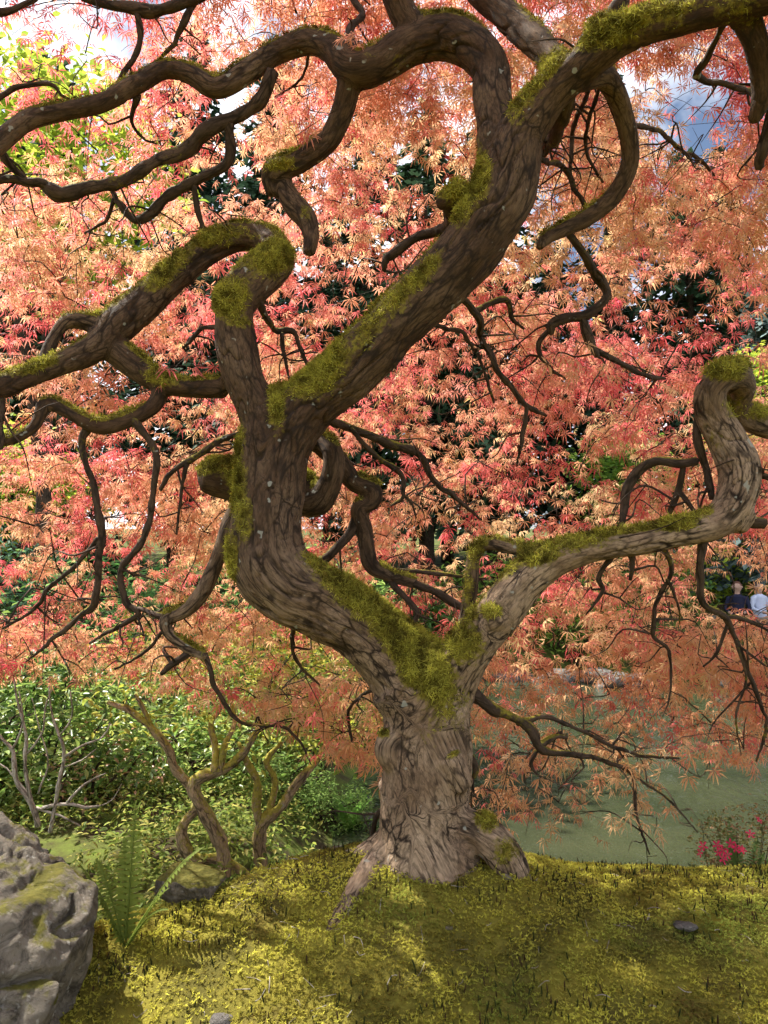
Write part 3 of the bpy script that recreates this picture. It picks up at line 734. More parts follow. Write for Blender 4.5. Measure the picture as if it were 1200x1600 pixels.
# twigs: each spray hangs on a twig that springs from the nearest branch or from another spray
nodes = np.array(NODES); order = []
kd2 = kdtree.KDTree(len(nodes))
for i, p in enumerate(nodes[:, :3]): kd2.insert(p, i)
kd2.balance()
d0 = np.array([kd2.find(p)[2] for p in SPR]); order = np.argsort(d0)
pool = [nodes[:, :3]]; pool_arr = nodes[:, :3].copy(); twb = Bag(); twig_dir = np.zeros((len(SPR), 3))
buf = np.empty((len(nodes) + len(SPR), 3)); buf[:len(nodes)] = nodes[:, :3]; nb = len(nodes)
for i in order:
    p = SPR[i]; dd = np.sum((buf[:nb] - p) ** 2, 1) + 0.5 * np.clip(p[2] - buf[:nb, 2] - 0.15, 0, None) ** 2
    j = int(np.argmin(dd)); q = buf[j].copy(); L = np.linalg.norm(p - q)
    buf[nb] = p; nb += 1
    r0 = 0.0020 + 0.0060 * min(1.0, L / 0.9)
    mid1 = q * .66 + p * .34 + rng.normal(0, 0.06, 3) * L + np.array((0, 0, 0.14 * L)); mid2 = q * .3 + p * .7 + rng.normal(0, 0.06, 3) * L + np.array((0, 0, 0.13 * L))
    c = catmull(np.array([[*q, r0], [*mid1, r0 * .8], [*mid2, r0 * .6], [*p, 0.0011]]), 0.10)
    twb.add(*tube(c, 3))
    e = p - mid2; twig_dir[i] = e / (np.linalg.norm(e) + 1e-9)
    if rng.random() < 0.6:      # a side shoot
        a = c[len(c) // 2, :3]; e2 = p + rng.normal(0, 0.12, 3) * np.array((1, 1, .4))
        twb.add(*tube(catmull(np.array([[*a, 0.0015], [*(a * .5 + e2 * .5 + np.array((0, 0, .02))), .0012], [*e2, .0008]]), 0.12), 3))
for c in BRC:
    for _ in range(max(2, len(c) // 9)):
        i = rng.integers(len(c) // 3, len(c)); q = c[i, :3]; L = rng.uniform(0.06, 0.26); dirn = rng.normal(0, 1, 3) * np.array((1, .8, .6)) + np.array((0, .25, -.35)); dirn /= np.linalg.norm(dirn)
        k1 = q + dirn * L * .35 + rng.normal(0, .12, 3) * L; k2 = q + dirn * L * .7 + rng.normal(0, .16, 3) * L; k3 = q + dirn * L + np.array((0, 0, -.2 * L)) + rng.normal(0, .14, 3) * L
        r0 = min(c[i, 3] * .6, .0045)
        twb.add(*tube(catmull(np.array([[*q, r0], [*k1, r0 * .8], [*k2, r0 * .55], [*k3, .0008]]), 0.025), 5))
        if rng.random() < .7:
            k4 = k1 + rng.normal(0, .5, 3) * L; twb.add(*tube(catmull(np.array([[*k1, r0 * .6], [*(k1 * .5 + k4 * .5 + rng.normal(0, .1, 3) * L), r0 * .45], [*k4, .0007]]), 0.03), 4))
tw = child('twigs', twb.mesh('twigs', lambda V, me: np.zeros(len(V))), BARK_BR, maple, 'stuff')

# leaves of each spray
LP, LF, LN, LS, LC, LT = [], [], [], [], [], []
lowf = fbm(SPR * 1.25, 55, 2); hif = fbm(SPR * 3.3, 58, 2)
PAL = dict(crimson=np.array((0.56, 0.07, 0.10)), coral=np.array((0.65, 0.235, 0.18)), pink=np.array((0.68, 0.29, 0.26)), orange=np.array((0.60, 0.31, 0.16)), tan=np.array((0.60, 0.41, 0.22)), lime=np.array((0.46, 0.44, 0.14)))
for i, p in enumerate(SPR):
    n = rng.integers(8, 15)
    spread = rng.uniform(0.07, 0.17)
    out = np.array((p[0] - 0.0, p[1] - 2.6, 0)); out /= np.linalg.norm(out) + 1e-6
    hgt = np.clip((p[2] - 0.9) / 1.5, 0, 1)
    lf = lowf[i] * 1.6 + 0.5 * hif[i]
    if lf > 0.46: base = PAL['crimson'] * .55 + PAL['coral'] * .45
    elif lf > 0.16: base = PAL['coral'] * (.2 + .45 * hgt) + PAL['pink'] * (.35 * hgt) + PAL['orange'] * (.8 - .8 * hgt)
    elif lf > -0.25: base = PAL['orange'] * (.6 - .15 * hgt) + PAL['coral'] * (.1 + .35 * hgt) + PAL['tan'] * (.3 - .2 * hgt)
    else: base = PAL['tan'] * .75 + PAL['orange'] * .25
    if rng.random() < 0.07: base = PAL['crimson'] * .8 + base * .2
    for k in range(n):
        a = rng.uniform(0, 2 * np.pi); rr = spread * math.sqrt(rng.random())
        off = np.array((math.cos(a) * rr, math.sin(a) * rr, rng.normal(0, 0.028) - 0.55 * rr * rr / spread))
        fwd = np.array((math.cos(a), math.sin(a), 0)) * 0.7 + out * 0.5 + rng.normal(0, 0.25, 3)
        fwd[2] = -rng.uniform(0.15, 0.75); fwd /= np.linalg.norm(fwd)
        up = np.array((0, 0, 1.0)) + rng.normal(0, 0.36, 3); nn = up - fwd * (up @ fwd); nn /= np.linalg.norm(nn) + 1e-9
        c = base * rng.uniform(0.8, 1.15)
        x = rng.random()
        if x < 0.10: c = c * .5 + PAL['crimson'] * .5
        elif x < 0.22: c = c * .6 + PAL['tan'] * .4
        elif x < 0.25: c = c * .5 + PAL['lime'] * .5
        LP.append(p + off); LF.append(fwd); LN.append(nn); LS.append(rng.uniform(0.07, 0.118)); LC.append(c); LT.append(rng.integers(0, len(TPL)))
LP, LF, LN, LS, LC, LT = map(np.array, (LP, LF, LN, LS, LC, LT))
LX = np.cross(LF, LN)
u, v, f = project(LP)
vis = (u > 10) & (u < 1190) & (v > 10) & (v < 1590) & (f > 0.5)
score = np.where(vis, LS / f, -1)
pick = np.argsort(-score)[:300]; single = np.zeros(len(LP), bool); single[pick] = True
bagV, bagT, bagC, off = [], [], [], 0
for t in range(len(TPL)):
    sel = np.where((LT == t) & ~single)[0]; tv, tt = TPL[t]
    W = (tv[None, :, 0:1] * LX[sel][:, None] + tv[None, :, 1:2] * LF[sel][:, None] + tv[None, :, 2:3] * LN[sel][:, None]) * LS[sel][:, None, None] + LP[sel][:, None]
    bagV.append(W.reshape(-1, 3)); m = len(tv)
    bagT.append((tt[None] + (np.arange(len(sel)) * m)[:, None, None]).reshape(-1, 3) + off)
    tipshade = np.ones((m, 1))
    bagC.append((LC[sel][:, None, :] * tipshade[None]).reshape(-1, 3)); off += len(sel) * m
me = make_mesh('foliage', np.vstack(bagV), tris=np.vstack(bagT), smooth=False); attr_col(me, 'col', np.vstack(bagC))
child('foliage', me, LEAF, maple, 'stuff')
# the 300 leaves that show largest: one object each, mesh shared by shape and colour
LMESH = {}
quant = [PAL['crimson'] * .6 + PAL['coral'] * .4, PAL['coral'], PAL['coral'] * .5 + PAL['orange'] * .5, PAL['orange'], PAL['tan'] * .6 + PAL['orange'] * .4, PAL['pink']]
for i in pick:
    qi = int(np.argmin([np.sum((LC[i] - q) ** 2) for q in quant])); key = (int(LT[i]), qi)
    if key not in LMESH:
        tv, tt = TPL[key[0]]; mm = make_mesh('leaf', tv, tris=tt, smooth=False); attr_col(mm, 'col', np.repeat(quant[qi][None], len(tv), 0)); mm.materials.append(LEAF); LMESH[key] = mm
    o = bpy.data.objects.new('leaf', LMESH[key]); COL.objects.link(o); o.parent = maple
    M = Matrix((LX[i] * LS[i], LF[i] * LS[i], LN[i] * LS[i])).transposed().to_4x4(); M.translation = Vector(LP[i] - BASE)
    o.matrix_local = M

# ------------------------------------------------------------------ moss tufts
def blades(P0, Nrm, length, width, lean, col, r):
    n = len(P0)
    t = r.normal(0, 1, (n, 3)); t -= Nrm * np.sum(t * Nrm, 1)[:, None]; t /= np.linalg.norm(t, axis=1)[:, None] + 1e-9
    b = np.cross(Nrm, t)
    tip = P0 + (Nrm + t * lean[:, None]) * length[:, None]
    mid = P0 + (Nrm * 0.55 + t * lean[:, None] * 0.22) * length[:, None]
    V = np.stack([P0, mid + b * width[:, None] * 1.3, tip, mid - b * width[:, None] * 1.3], 1).reshape(-1, 3)
    k = np.arange(n)[:, None, None] * 4
    T = (np.array([[0, 1, 3], [3, 1, 2]])[None] + k).reshape(-1, 3)
    return V, T, np.repeat(col, 4, 0)
# on the tree
fa = mesh_normals(TV2, TQ); fm = moss[TQ].mean(1); fc = TV2[TQ].mean(1)
uu, vv, ff = project(fc)
ok = (fm > 0.30) & (uu > -60) & (uu < 1260) & (vv > -60) & (np.sum(TN2[TQ[:, 0]] * (CAM - fc), 1) > -0.25 * np.linalg.norm(CAM - fc, axis=1))
ids = np.where(ok)[0]; r = np.random.default_rng(3)
ids = np.repeat(ids, 3); w = r.dirichlet((1, 1, 1, 1), len(ids))
P0 = np.einsum('nk,nkc->nc', w, TV2[TQ[ids]]); Nn = TN2[TQ[ids, 0]].copy()
Nn = Nn + np.array((0, 0, -0.15)) + r.normal(0, 0.25, Nn.shape); Nn /= np.linalg.norm(Nn, axis=1)[:, None]
mk = fm[ids]; keep = r.random(len(ids)) < sstep(0.28, 0.85, mk); P0, Nn, mk = P0[keep], Nn[keep], mk[keep]
tone = np.clip(0.45 + 1.1 * fbm(P0 * 34, 33, 3) + r.normal(0, .22, len(P0)), 0, 1)[:, None]
c = np.array((0.075, 0.060, 0.012)) * (1 - tone) + np.array((0.42, 0.40, 0.06)) * tone
Vb, Tb, Cb = blades(P0, Nn, r.uniform(0.004, 0.012, len(P0)) * (0.5 + mk), np.full(len(P0), 0.0011), r.uniform(0.3, 2.2, len(P0)), c, r)
me = make_mesh('moss', Vb, tris=Tb, smooth=False); attr_col(me, 'col', Cb)
child('moss', me, MOSSBL, maple, 'stuff')
# on the mound
n = 105000
x = rng.uniform(-1.5, 1.9, n); y = 1.45 + (3.45 - 1.45) * rng.random(n)
pu2, pv2, _ = project(np.stack([x, y, height(x, y)], 1))
k = (pu2 > -40) & (pu2 < 1240) & (pv2 < 1640) & (y < crest(x) + 0.45)
x, y = x[k], y[k]; z = height(x, y)
P0 = np.stack([x, y, z], 1)
bare = fbm(np.stack([x * 2.2, y * 3.0, 0 * x], 1), 61, 3) + 0.75 * np.exp(-(((x + 0.30) / 0.30) ** 2 + ((y - 2.55) / 0.17) ** 2))
keep = rng.random(len(x)) > sstep(0.25, 0.6, bare) * 0.55
P0 = P0[keep]; bare = bare[keep]
tone = np.clip(0.5 + 0.85 * fbm(P0 * np.array((6, 8, 1)), 62, 3) + rng.normal(0, .2, len(P0)), 0, 1)[:, None]
gr = np.clip(fbm(P0 * np.array((3, 4, 1)) + 8, 66, 2) * 1.6 - 0.1, 0, 1)[:, None]
br_ = np.clip(fbm(P0 * np.array((9, 11, 1)) + 5, 68, 2) * 2.0 - 0.35, 0, 1)[:, None]
c = (np.array((0.17, 0.14, 0.025)) * (1 - tone) + np.array((0.58, 0.55, 0.085)) * tone) * (1 - gr * .7) + np.array((0.15, 0.21, 0.04)) * gr * .7
c = c * (1 - .6 * br_) + np.array((0.12, 0.07, 0.03)) * .6 * br_
lift = rng.uniform(0.0, 0.009, len(P0)) * (0.5 + tone[:, 0])
P0 = P0 + np.array((0, 0, 1.0)) * lift[:, None]
NB = 5
P0 = np.repeat(P0, NB, 0); c = np.repeat(c, NB, 0) * rng.uniform(.8, 1.2, (len(c) * NB, 1))
Nn = np.array((0, 0, 1.0)) + rng.normal(0, .22, P0.shape); Nn /= np.linalg.norm(Nn, axis=1)[:, None]
Vb, Tb, Cb = blades(P0, Nn, rng.uniform(0.0035, 0.0075, len(P0)), np.full(len(P0), 0.0011), rng.uniform(0.4, 2.2, len(P0)), c, rng)
me = make_mesh('moss_carpet', Vb, tris=Tb, smooth=False); attr_col(me, 'col', Cb)
tag(link('moss_carpet', me, MOSSBL, None, 'stuff'), 'yellow green moss carpet over the mound under the maple', 'moss')
# upright haircap shoots
cl = rng.uniform((-1.3, 1.6), (1.8, 3.1), (420, 2)); ptc = []
for a in cl:
    m = fbm(np.array([[a[0] * 1.7, a[1] * 2.2, 3.0]]), 91, 2)[0]
    for _ in range(rng.integers(2, 6) + int(16 * max(0, m + 0.1))):
        ptc.append(a + rng.normal(0, 0.05, 2))
ptc = np.array(ptc); ptc = ptc[ptc[:, 1] < crest(ptc[:, 0]) + 0.02]
z = height(ptc[:, 0], ptc[:, 1]); P0 = np.column_stack([ptc, z])
H = rng.uniform(0.012, 0.030, len(P0)); tilt = rng.normal(0, 0.18, (len(P0), 2))
b = []; T = []
ang = np.array([0, 2.094, 4.189])
lv = [(0.0, 0.0012), (0.35, 0.0026), (0.8, 0.0020), (1.0, 0.0004)]
Vv = np.stack([np.stack([P0[:, 0] + tilt[:, 0] * H * t + w * math.cos(a), P0[:, 1] + tilt[:, 1] * H * t + w * math.sin(a), P0[:, 2] + H * t], 1) for (t, w) in lv for a in ang], 1)
tq = np.array([[l * 3 + k, l * 3 + (k + 1) % 3, l * 3 + 3 + (k + 1) % 3, l * 3 + 3 + k] for l in range(3) for k in range(3)])
Qs = (tq[None] + (np.arange(len(P0)) * 12)[:, None, None]).reshape(-1, 4)
me = make_mesh('haircap_moss', Vv.reshape(-1, 3), quads=Qs, smooth=False)
cc = np.where(rng.random(len(P0))[:, None] < 0.6, np.array((0.035, 0.045, 0.014)), np.array((0.06, 0.035, 0.018))) * rng.uniform(.7, 1.4, (len(P0), 1))
attr_col(me, 'col', np.repeat(cc, 12, 0))
tag(link('haircap_moss', me, MOSSBL, None, 'stuff'), 'dark upright haircap moss shoots standing out of the carpet', 'moss')

lit = Bag()
for _ in range(420):
    x = rng.uniform(-1.0, 1.6); y = rng.uniform(1.65, 2.95)
    if y > crest(np.array([x]))[0]: continue
    if fbm(np.array([[x * 2.5, y * 3, 4.0]]), 222, 2)[0] < -0.1: continue
    a = rng.uniform(0, 6.28); L = rng.uniform(.012, .05); e = np.array((math.cos(a), math.sin(a), 0)) * L
    q0 = np.array((x, y, 0)); pts = [q0, q0 + e * .5 + rng.normal(0, .1, 3) * L * np.array((1, 1, 0)), q0 + e]
    pts = [np.array((*p_[:2], hz(p_[0], p_[1]) + rng.uniform(.004, .014))) for p_ in pts]; r0 = rng.uniform(.0005, .0014)
    lit.add(*tube(catmull(np.array([[*p_, r0] for p_ in pts]), .02), 4))
me = lit.mesh('twig_litter', lambda V, me: np.zeros(len(V)))
tag(link('twig_litter', me, BARK_PALE, None, 'stuff'), 'dry twigs and needles scattered over the moss', 'litter')
# ------------------------------------------------------------------ leaf clouds for shrubs and background trees
def leaf_cloud(name, pts, size, pal, mat, parent, wid=0.36, upbias=0.5, per=1, spread=0.0, r=rng, kind='stuff', fold=0.12, singles=0):
    pts = np.repeat(np.asarray(pts), per, 0)
    if spread: pts = pts + r.normal(0, spread, pts.shape)
    n = len(pts); sz = size * r.uniform(0.7, 1.25, n)
    fw = r.normal(0, 1, (n, 3)); fw[:, 2] = fw[:, 2] * 0.45 - 0.15; fw /= np.linalg.norm(fw, axis=1)[:, None]
    up = r.normal(0, 1 - upbias, (n, 3)) + np.array((0, 0, upbias * 2)); up -= fw * np.sum(up * fw, 1)[:, None]; up /= np.linalg.norm(up, axis=1)[:, None] + 1e-9
    sd = np.cross(fw, up)
    tpl = np.array([(0, 0, 0), (wid / 2, .35, fold), (wid * .42, .7, fold * .7), (0, 1, -.08), (-wid * .42, .7, fold * .7), (-wid / 2, .35, fold), (0, .5, 0)])
    tt = np.array([(0, 1, 6), (1, 2, 6), (2, 3, 6), (3, 4, 6), (4, 5, 6), (5, 0, 6)])
    W = (tpl[None, :, 0:1] * sd[:, None] + tpl[None, :, 1:2] * fw[:, None] + tpl[None, :, 2:3] * up[:, None]) * sz[:, None, None] + pts[:, None]
    T = (tt[None] + (np.arange(n) * 7)[:, None, None]).reshape(-1, 3)
    pal = np.array(pal); a = r.integers(0, len(pal), n); c = pal[a] * r.uniform(.75, 1.25, (n, 1))
    if singles:          # the leaves that show largest: one object each
        lu, lv_, lf_ = project(pts); sc_ = np.where((lu > 5) & (lu < 1195) & (lv_ > 1020) & (lv_ < 1400), sz / np.maximum(lf_, .3), -1)
        top = np.argsort(-sc_)[:singles]; rest = np.ones(n, bool); rest[top] = False; lib = {}
        for i in top:
            if a[i] not in lib:
                lm = make_mesh('leaf', tpl, tris=tt, smooth=False); attr_col(lm, 'col', np.repeat(pal[a[i]][None], 7, 0)); lm.materials.append(mat); lib[a[i]] = lm
            lo = bpy.data.objects.new('leaf', lib[a[i]]); COL.objects.link(lo); lo.parent = parent
            M = Matrix((sd[i] * sz[i], fw[i] * sz[i], up[i] * sz[i])).transposed().to_4x4(); M.translation = Vector(pts[i]) - parent.location; lo.matrix_local = M
        W, c = W[rest], c[rest]; T = T[:len(W) * 6]
    me = make_mesh(name, W.reshape(-1, 3), tris=T, smooth=False); attr_col(me, 'col', np.repeat(c, 7, 0))
    if mat is not None: me.materials.append(mat)
    return child(name, me, mat, parent, kind)
def clumps(center, rad, n, per, sig, r=rng, hollow=0.4, flat=1.0):
    d = r.normal(0, 1, (n, 3)); d /= np.linalg.norm(d, axis=1)[:, None]
    q = np.asarray(center) + d * np.asarray(rad) * (hollow + (1 - hollow) * r.random((n, 1)) ** 0.5)
    q = np.repeat(q, per, 0) + r.normal(0, sig, (n * per, 3)) * np.array((1, 1, flat))
    return q
def stems_mesh(name, paths, mat, parent, moss=0.0, sides=7, knob=0.18, wob=0.2):
    for i, pts in enumerate(paths):
        c = px_path(pts, 0.03, wob, 300 + i + len(pts)); b = Bag(); b.add(*tube(c, sides, knob, i))
        def mf(V, me):
            n = vnormals(me); return np.clip(moss * (0.55 + 0.6 * n[:, 2]) + 0.5 * moss * fbm(V * 6, 171, 2), 0, 1)
        child(name, b.mesh(name, mf), mat, parent)

# two gnarled mossy shrubs-trees on the lower bed to the left
GREEN_Y = [(0.34, 0.36, 0.05), (0.24, 0.30, 0.05), (0.42, 0.40, 0.09), (0.14, 0.22, 0.04)]
D1 = 4.15
b1 = ground_hit(352, 1368, 3.2); D1 = b1[1]
t1 = empty('gnarled_shrub_tree', b1, 'gnarled small tree with crossing mossy yellow brown stems left of the maple', 'tree')
stems_mesh('stem', [
  [(352,1378,24,D1),(347,1322,22,D1),(322,1272,23,D1),(302,1232,21,D1),(316,1214,18,D1),(346,1204,16,D1),(376,1180,13,D1),(396,1150,10,D1),(420,1110,7,D1+.1),(440,1060,5,D1+.2)],
  [(392,1378,22,D1+.1),(345,1344,17,D1+.05),(302,1340,18,D1),(284,1312,17,D1),(286,1288,16,D1),(310,1258,18,D1+.06),(300,1236,16,D1+.06),(272,1200,14,D1+.05),(262,1170,13,D1),(240,1140,12,D1),(205,1112,10,D1),(168,1098,7,D1)],
  [(335,1206,13,D1),(338,1168,11,D1+.05),(330,1130,10,D1+.1),(345,1105,8,D1+.15),(350,1060,5,D1+.2)],
  [(240,1140,9,D1),(225,1110,7,D1),(212,1085,5,D1)],
  [(345,1204,10,D1),(352,1165,9,D1),(366,1130,7,D1+.1),(360,1090,5,D1+.2)]], BARK_OLD, t1, 0.55)
q = np.vstack([np.array([P(u, v, D1 + dd) for u, v, dd in zip(rng.uniform(150, 520, 130), rng.uniform(985, 1140, 130), rng.uniform(0, .8, 130))])])
leaf_cloud('crown', q, 0.055, GREEN_Y, SOFT, t1, per=11, spread=0.07)
b2 = ground_hit(408, 1366, 3.2); D2 = b2[1]
t2 = empty('gnarled_shrub_tree', b2, 'shorter gnarled tree with one forked mossy trunk beside the crossing stems', 'tree')
stems_mesh('stem', [
  [(408,1378,24,D2),(406,1312,21,D2),(414,1282,21,D2),(436,1264,17,D2),(456,1236,15,D2),(478,1208,12,D2),(500,1180,9,D2+.1),(520,1140,6,D2+.2)],
  [(408,1296,15,D2),(400,1260,14,D2),(402,1222,12,D2),(386,1190,10,D2),(372,1160,7,D2)],
  [(418,1276,12,D2),(430,1222,11,D2+.05),(416,1190,9,D2+.05),(440,1160,6,D2+.1)]], BARK_OLD, t2, 0.55)
q = np.array([P(u, v, D2 + dd) for u, v, dd in zip(rng.uniform(380, 600, 90), rng.uniform(1010, 1170, 90), rng.uniform(0.1, 1.0, 90))])
leaf_cloud('crown', q, 0.055, GREEN_Y, SOFT, t2, per=10, spread=0.07)

# rhododendrons at the left with pale bare stems
GREEN_D = [(0.09, 0.16, 0.035), (0.15, 0.24, 0.05), (0.22, 0.30, 0.07), (0.32, 0.37, 0.10)]
def shrub(name, label, cat, u, v, d, rad, n, per, size, pal, mat=None, group=None, lift=0.5, sig=0.10, wid=0.36, singles=0):
    p = P(u, v, d); gz = hz(p[0], p[1])
    e = empty(name, (p[0], p[1], gz), label, cat, group)
    c = np.array((p[0], p[1], max(p[2], gz + rad[2] * lift)))
    q = clumps(c, rad, n, per, sig)
    q = q[q[:, 2] > height(q[:, 0], q[:, 1]) + 0.02]
    leaf_cloud('foliage', q, size, pal, mat or GLOSSY, e, wid=wid, singles=singles)
    b = Bag(); r = rng
    for k in range(7):
        a = r.uniform(0, 2 * np.pi); tip = c + np.array((math.cos(a) * rad[0] * .7, math.sin(a) * rad[1] * .7, rad[2] * r.uniform(0, .7)))
        base = np.array((p[0] + r.normal(0, .05), p[1] + r.normal(0, .05), gz - 0.03))
        mid = base * .5 + tip * .5 + r.normal(0, .08, 3)
        b.add(*tube(catmull(np.array([[*base, .014], [*mid, .010], [*tip, .004]]), .08), 5, .1, k))
    child('stems', b.mesh('stems', lambda V, me: np.zeros(len(V))), BARK_BR, e)
    return e
s1 = shrub('rhododendron', 'leafy rhododendron with pale bare stems beside the boulder', 'shrub', 50, 1130, 5.4, (0.8, 0.5, 0.62), 130, 16, 0.085, GREEN_D, singles=220)
D3 = 4.2
stems_mesh('bare_stem', [[(u, v, w * .62, d) for (u, v, w, d) in pp] for pp in [
  [(60,1290,16,D3),(50,1258,14,D3),(26,1220,12,D3),(20,1175,10,D3),(0,1150,8,D3),(-20,1120,6,D3)],
  [(52,1268,10,D3),(40,1205,9,D3),(40,1145,8,D3),(28,1100,6,D3),(22,1060,4,D3)],
  [(80,1300,11,D3),(86,1258,10,D3),(96,1210,10,D3),(100,1172,9,D3),(92,1148,7,D3),(80,1110,5,D3),(76,1060,4,D3)],
  [(66,1262,9,D3),(105,1256,8,D3),(140,1262,7,D3),(160,1258,5,D3)],[(105,1254,7,D3),(132,1226,6,D3),(165,1208,3,D3)],
  [(102,1182,7,D3),(126,1166,6,D3),(160,1152,5,D3),(172,1130,3,D3)],
  [(58,1262,8,D3),(95,1275,6,D3),(125,1290,4,D3)],
  [(40,1180,6,D3),(66,1145,5,D3),(72,1100,4,D3),(90,1060,3,D3)],[(96,1200,5,D3),(128,1188,4,D3),(150,1170,3,D3)],[(30,1225,5,D3),(10,1200,4,D3),(-10,1190,3,D3)],[(93,1150,5,D3),(112,1120,4,D3),(110,1080,3,D3)],[(20,1170,6,D3),(36,1130,4,D3),(30,1080,3,D3)],[(60,1240,5,D3),(75,1190,4,D3),(62,1140,3,D3),(50,1090,2,D3)],[(150,1262,4,D3),(175,1250,3,D3),(190,1225,2,D3)]]], BARK_PALE, s1, 0.0, knob=.1, wob=.35)
shrub('rhododendron', 'dense dark rhododendron behind the crossing mossy stems', 'shrub', 250, 1150, 6.6, (0.9, 0.6, 0.65), 150, 15, 0.085, GREEN_D, singles=150)
shrub('pieris_shrub', 'bushy shrub with pinkish new leaves low behind the fern', 'shrub', 150, 1240, 5.4, (0.5, 0.35, 0.34), 90, 14, 0.06, [(0.14, 0.2, 0.05), (0.22, 0.28, 0.07), (0.10, 0.16, 0.04), (0.42, 0.24, 0.14)])
shrub('broadleaf_shrub', 'glossy dark green shrub under the crossing mossy stems', 'shrub', 320, 1260, 5.9, (0.6, 0.4, 0.38), 100, 14, 0.07, GREEN_D, singles=120)
LIGHTG = [(0.16, 0.26, 0.06), (0.22, 0.32, 0.08), (0.12, 0.20, 0.05)]
shrub('azalea_mound', 'low rounded pale green azalea mound behind the forked trunk', 'shrub', 450, 1290, 6.2, (0.42, 0.32, 0.22), 110, 22, 0.028, LIGHTG, SOFT, lift=.6, sig=.04)
shrub('azalea_mound', 'small fresh green azalea mound by the pond edge', 'shrub', 520, 1272, 6.4, (0.34, 0.30, 0.22), 100, 20, 0.03, LIGHTG, SOFT, lift=.6, sig=.04)
shrub('rhododendron', 'tall light green shrub at the far left behind the pale stems', 'shrub', -30, 1080, 5.6, (0.8, 0.6, 0.7), 130, 15, 0.085, [(0.10, 0.18, 0.04), (0.18, 0.26, 0.06), (0.07, 0.13, 0.03)])
shrub('leafy_shrub', 'yellow green shrub with arching leaves beyond the gnarled trees', 'shrub', 480, 1080, 7.0, (0.9, 0.6, 0.7), 150, 15, 0.085, GREEN_Y, SOFT)
shrub('leafy_shrub', 'spreading deep green shrub beyond the lower bed', 'shrub', 150, 960, 9.0, (1.5, 0.9, 0.8), 150, 15, 0.12, [(0.08, 0.20, 0.05), (0.12, 0.26, 0.08), (0.18, 0.30, 0.10)], SOFT, wid=.3)
shrub('leafy_shrub', 'blue green shrub at the left edge of the garden', 'shrub', -20, 960, 9.0, (1.1, 0.9, 0.9), 110, 15, 0.12, [(0.10, 0.20, 0.12), (0.14, 0.24, 0.16)], SOFT, wid=.25)
shrub('leafy_shrub', 'bright green shrub across the lower bed near the pond', 'shrub', 330, 940, 10.5, (1.4, 0.9, 0.8), 120, 15, 0.12, [(0.14, 0.30, 0.08), (0.20, 0.36, 0.10), (0.10, 0.2, 0.05)], SOFT)

gx = rng.uniform(-3.6, 0.1, 5200); gy = rng.uniform(2.7, 7.5, 5200)
k = (gy > crest(gx) + 0.35) & (pond_d(gx, gy) < -0.25); gx, gy = gx[k], gy[k]
k = fbm(np.stack([gx * 1.6, gy * 1.6, 0 * gx], 1), 201, 2) > -0.5; gx, gy = gx[k], gy[k]
gc = bpy.data.objects.new('anchor', None); gc.location = (0, 0, 0)
cover = leaf_cloud('ground_cover', np.stack([gx, gy, height(gx, gy) + rng.uniform(.01, .12, len(gx))], 1), 0.045, [(0.16, 0.22, 0.04), (0.26, 0.30, 0.06), (0.10, 0.15, 0.03), (0.34, 0.32, 0.09)], SOFT, gc, per=5, spread=.035)
cover.parent = None; bpy.data.objects.remove(gc)
tag(cover, 'low leafy ground cover spreading over the lower bed', 'ground cover')
# ------------------------------------------------------------------ boulder and rocks
def rock(name, label, center, rad, seed, mat, parent=None, sub=5, mossup=0.3, rough=0.25, group=None, ridges=0.0):
    import bmesh
    bm = bmesh.new(); bmesh.ops.create_icosphere(bm, subdivisions=sub, radius=1.0)
    v0 = np.array([v.co[:] for v in bm.verts]); bm.faces.ensure_lookup_table()
    F = np.array([[v.index for v in f.verts] for f in bm.faces]); bm.free()
    r = np.random.default_rng(seed)
    d = np.sign(v0) * np.abs(v0) ** 0.82
    for k in range(11):       # planar facets
        nrm = r.normal(0, 1, 3); nrm /= np.linalg.norm(nrm); h = r.uniform(0.62, 0.9)
        s = d @ nrm; d = d - nrm * np.clip(s - h, 0, None)[:, None] * 0.85
    q = d + seed
    d = d * (1 + rough * fbm(q * 1.3, seed, 3) + rough * .35 * fbm(q * 5, seed + 2, 3))[:, None]
    if ridges:
        wq = 0.5 * fbm(q * 2, seed + 6, 2)[:, None]
        w = np.abs(noise(q * np.array((3.2, 3.2, 0.9)) + wq, seed + 4)); w2 = np.abs(noise(q * np.array((5.5, 5.5, 3.2)) + wq * 1.5 + 3, seed + 8))
        d = d * (1 - ridges * sstep(0.20, 0.0, w) - ridges * .45 * sstep(0.12, 0, w2) + 0.03 * fbm(q * 11, seed + 9, 3))[:, None]
    V = d * np.asarray(rad)
    me = make_mesh(name, V, tris=F); n = vnormals(me)
    attr_float(me, 'moss', np.clip(mossup * (n[:, 2] * 1.2) + 0.35 * mossup * fbm(d * 4, 5, 2), 0, 1))
    o = link(name, me, mat); o.location = Vector(center)
    if label: tag(o, label, 'rock', group)
    return o
bo = rock('boulder', 'big weathered grey boulder with mossy cracks at the mound edge', (-1.20, 2.02, -0.16), (0.48, 0.46, 0.57), 14, STONE, sub=7, mossup=0.5, rough=0.20, ridges=0.075)
p = ground_hit(292, 1410, 2.0); rock('mossy_rock', 'low rock capped with moss in front of the mossy stems', (p[0], p[1] + .05, p[2] + .02), (0.105, 0.09, 0.065), 5, STONE, mossup=0.9)
p = ground_hit(1070, 1452); rock('small_stone', 'small pale flat stone half sunk in the moss', (p[0], p[1], p[2] + .006), (0.035, 0.025, 0.014), 8, STONE2, sub=3, mossup=0)
p = ground_hit(345, 1596); rock('small_stone', 'small tan stone low on the moss slope', (p[0], p[1], p[2]), (0.03, 0.025, 0.016), 9, STONE2, sub=3, mossup=0)
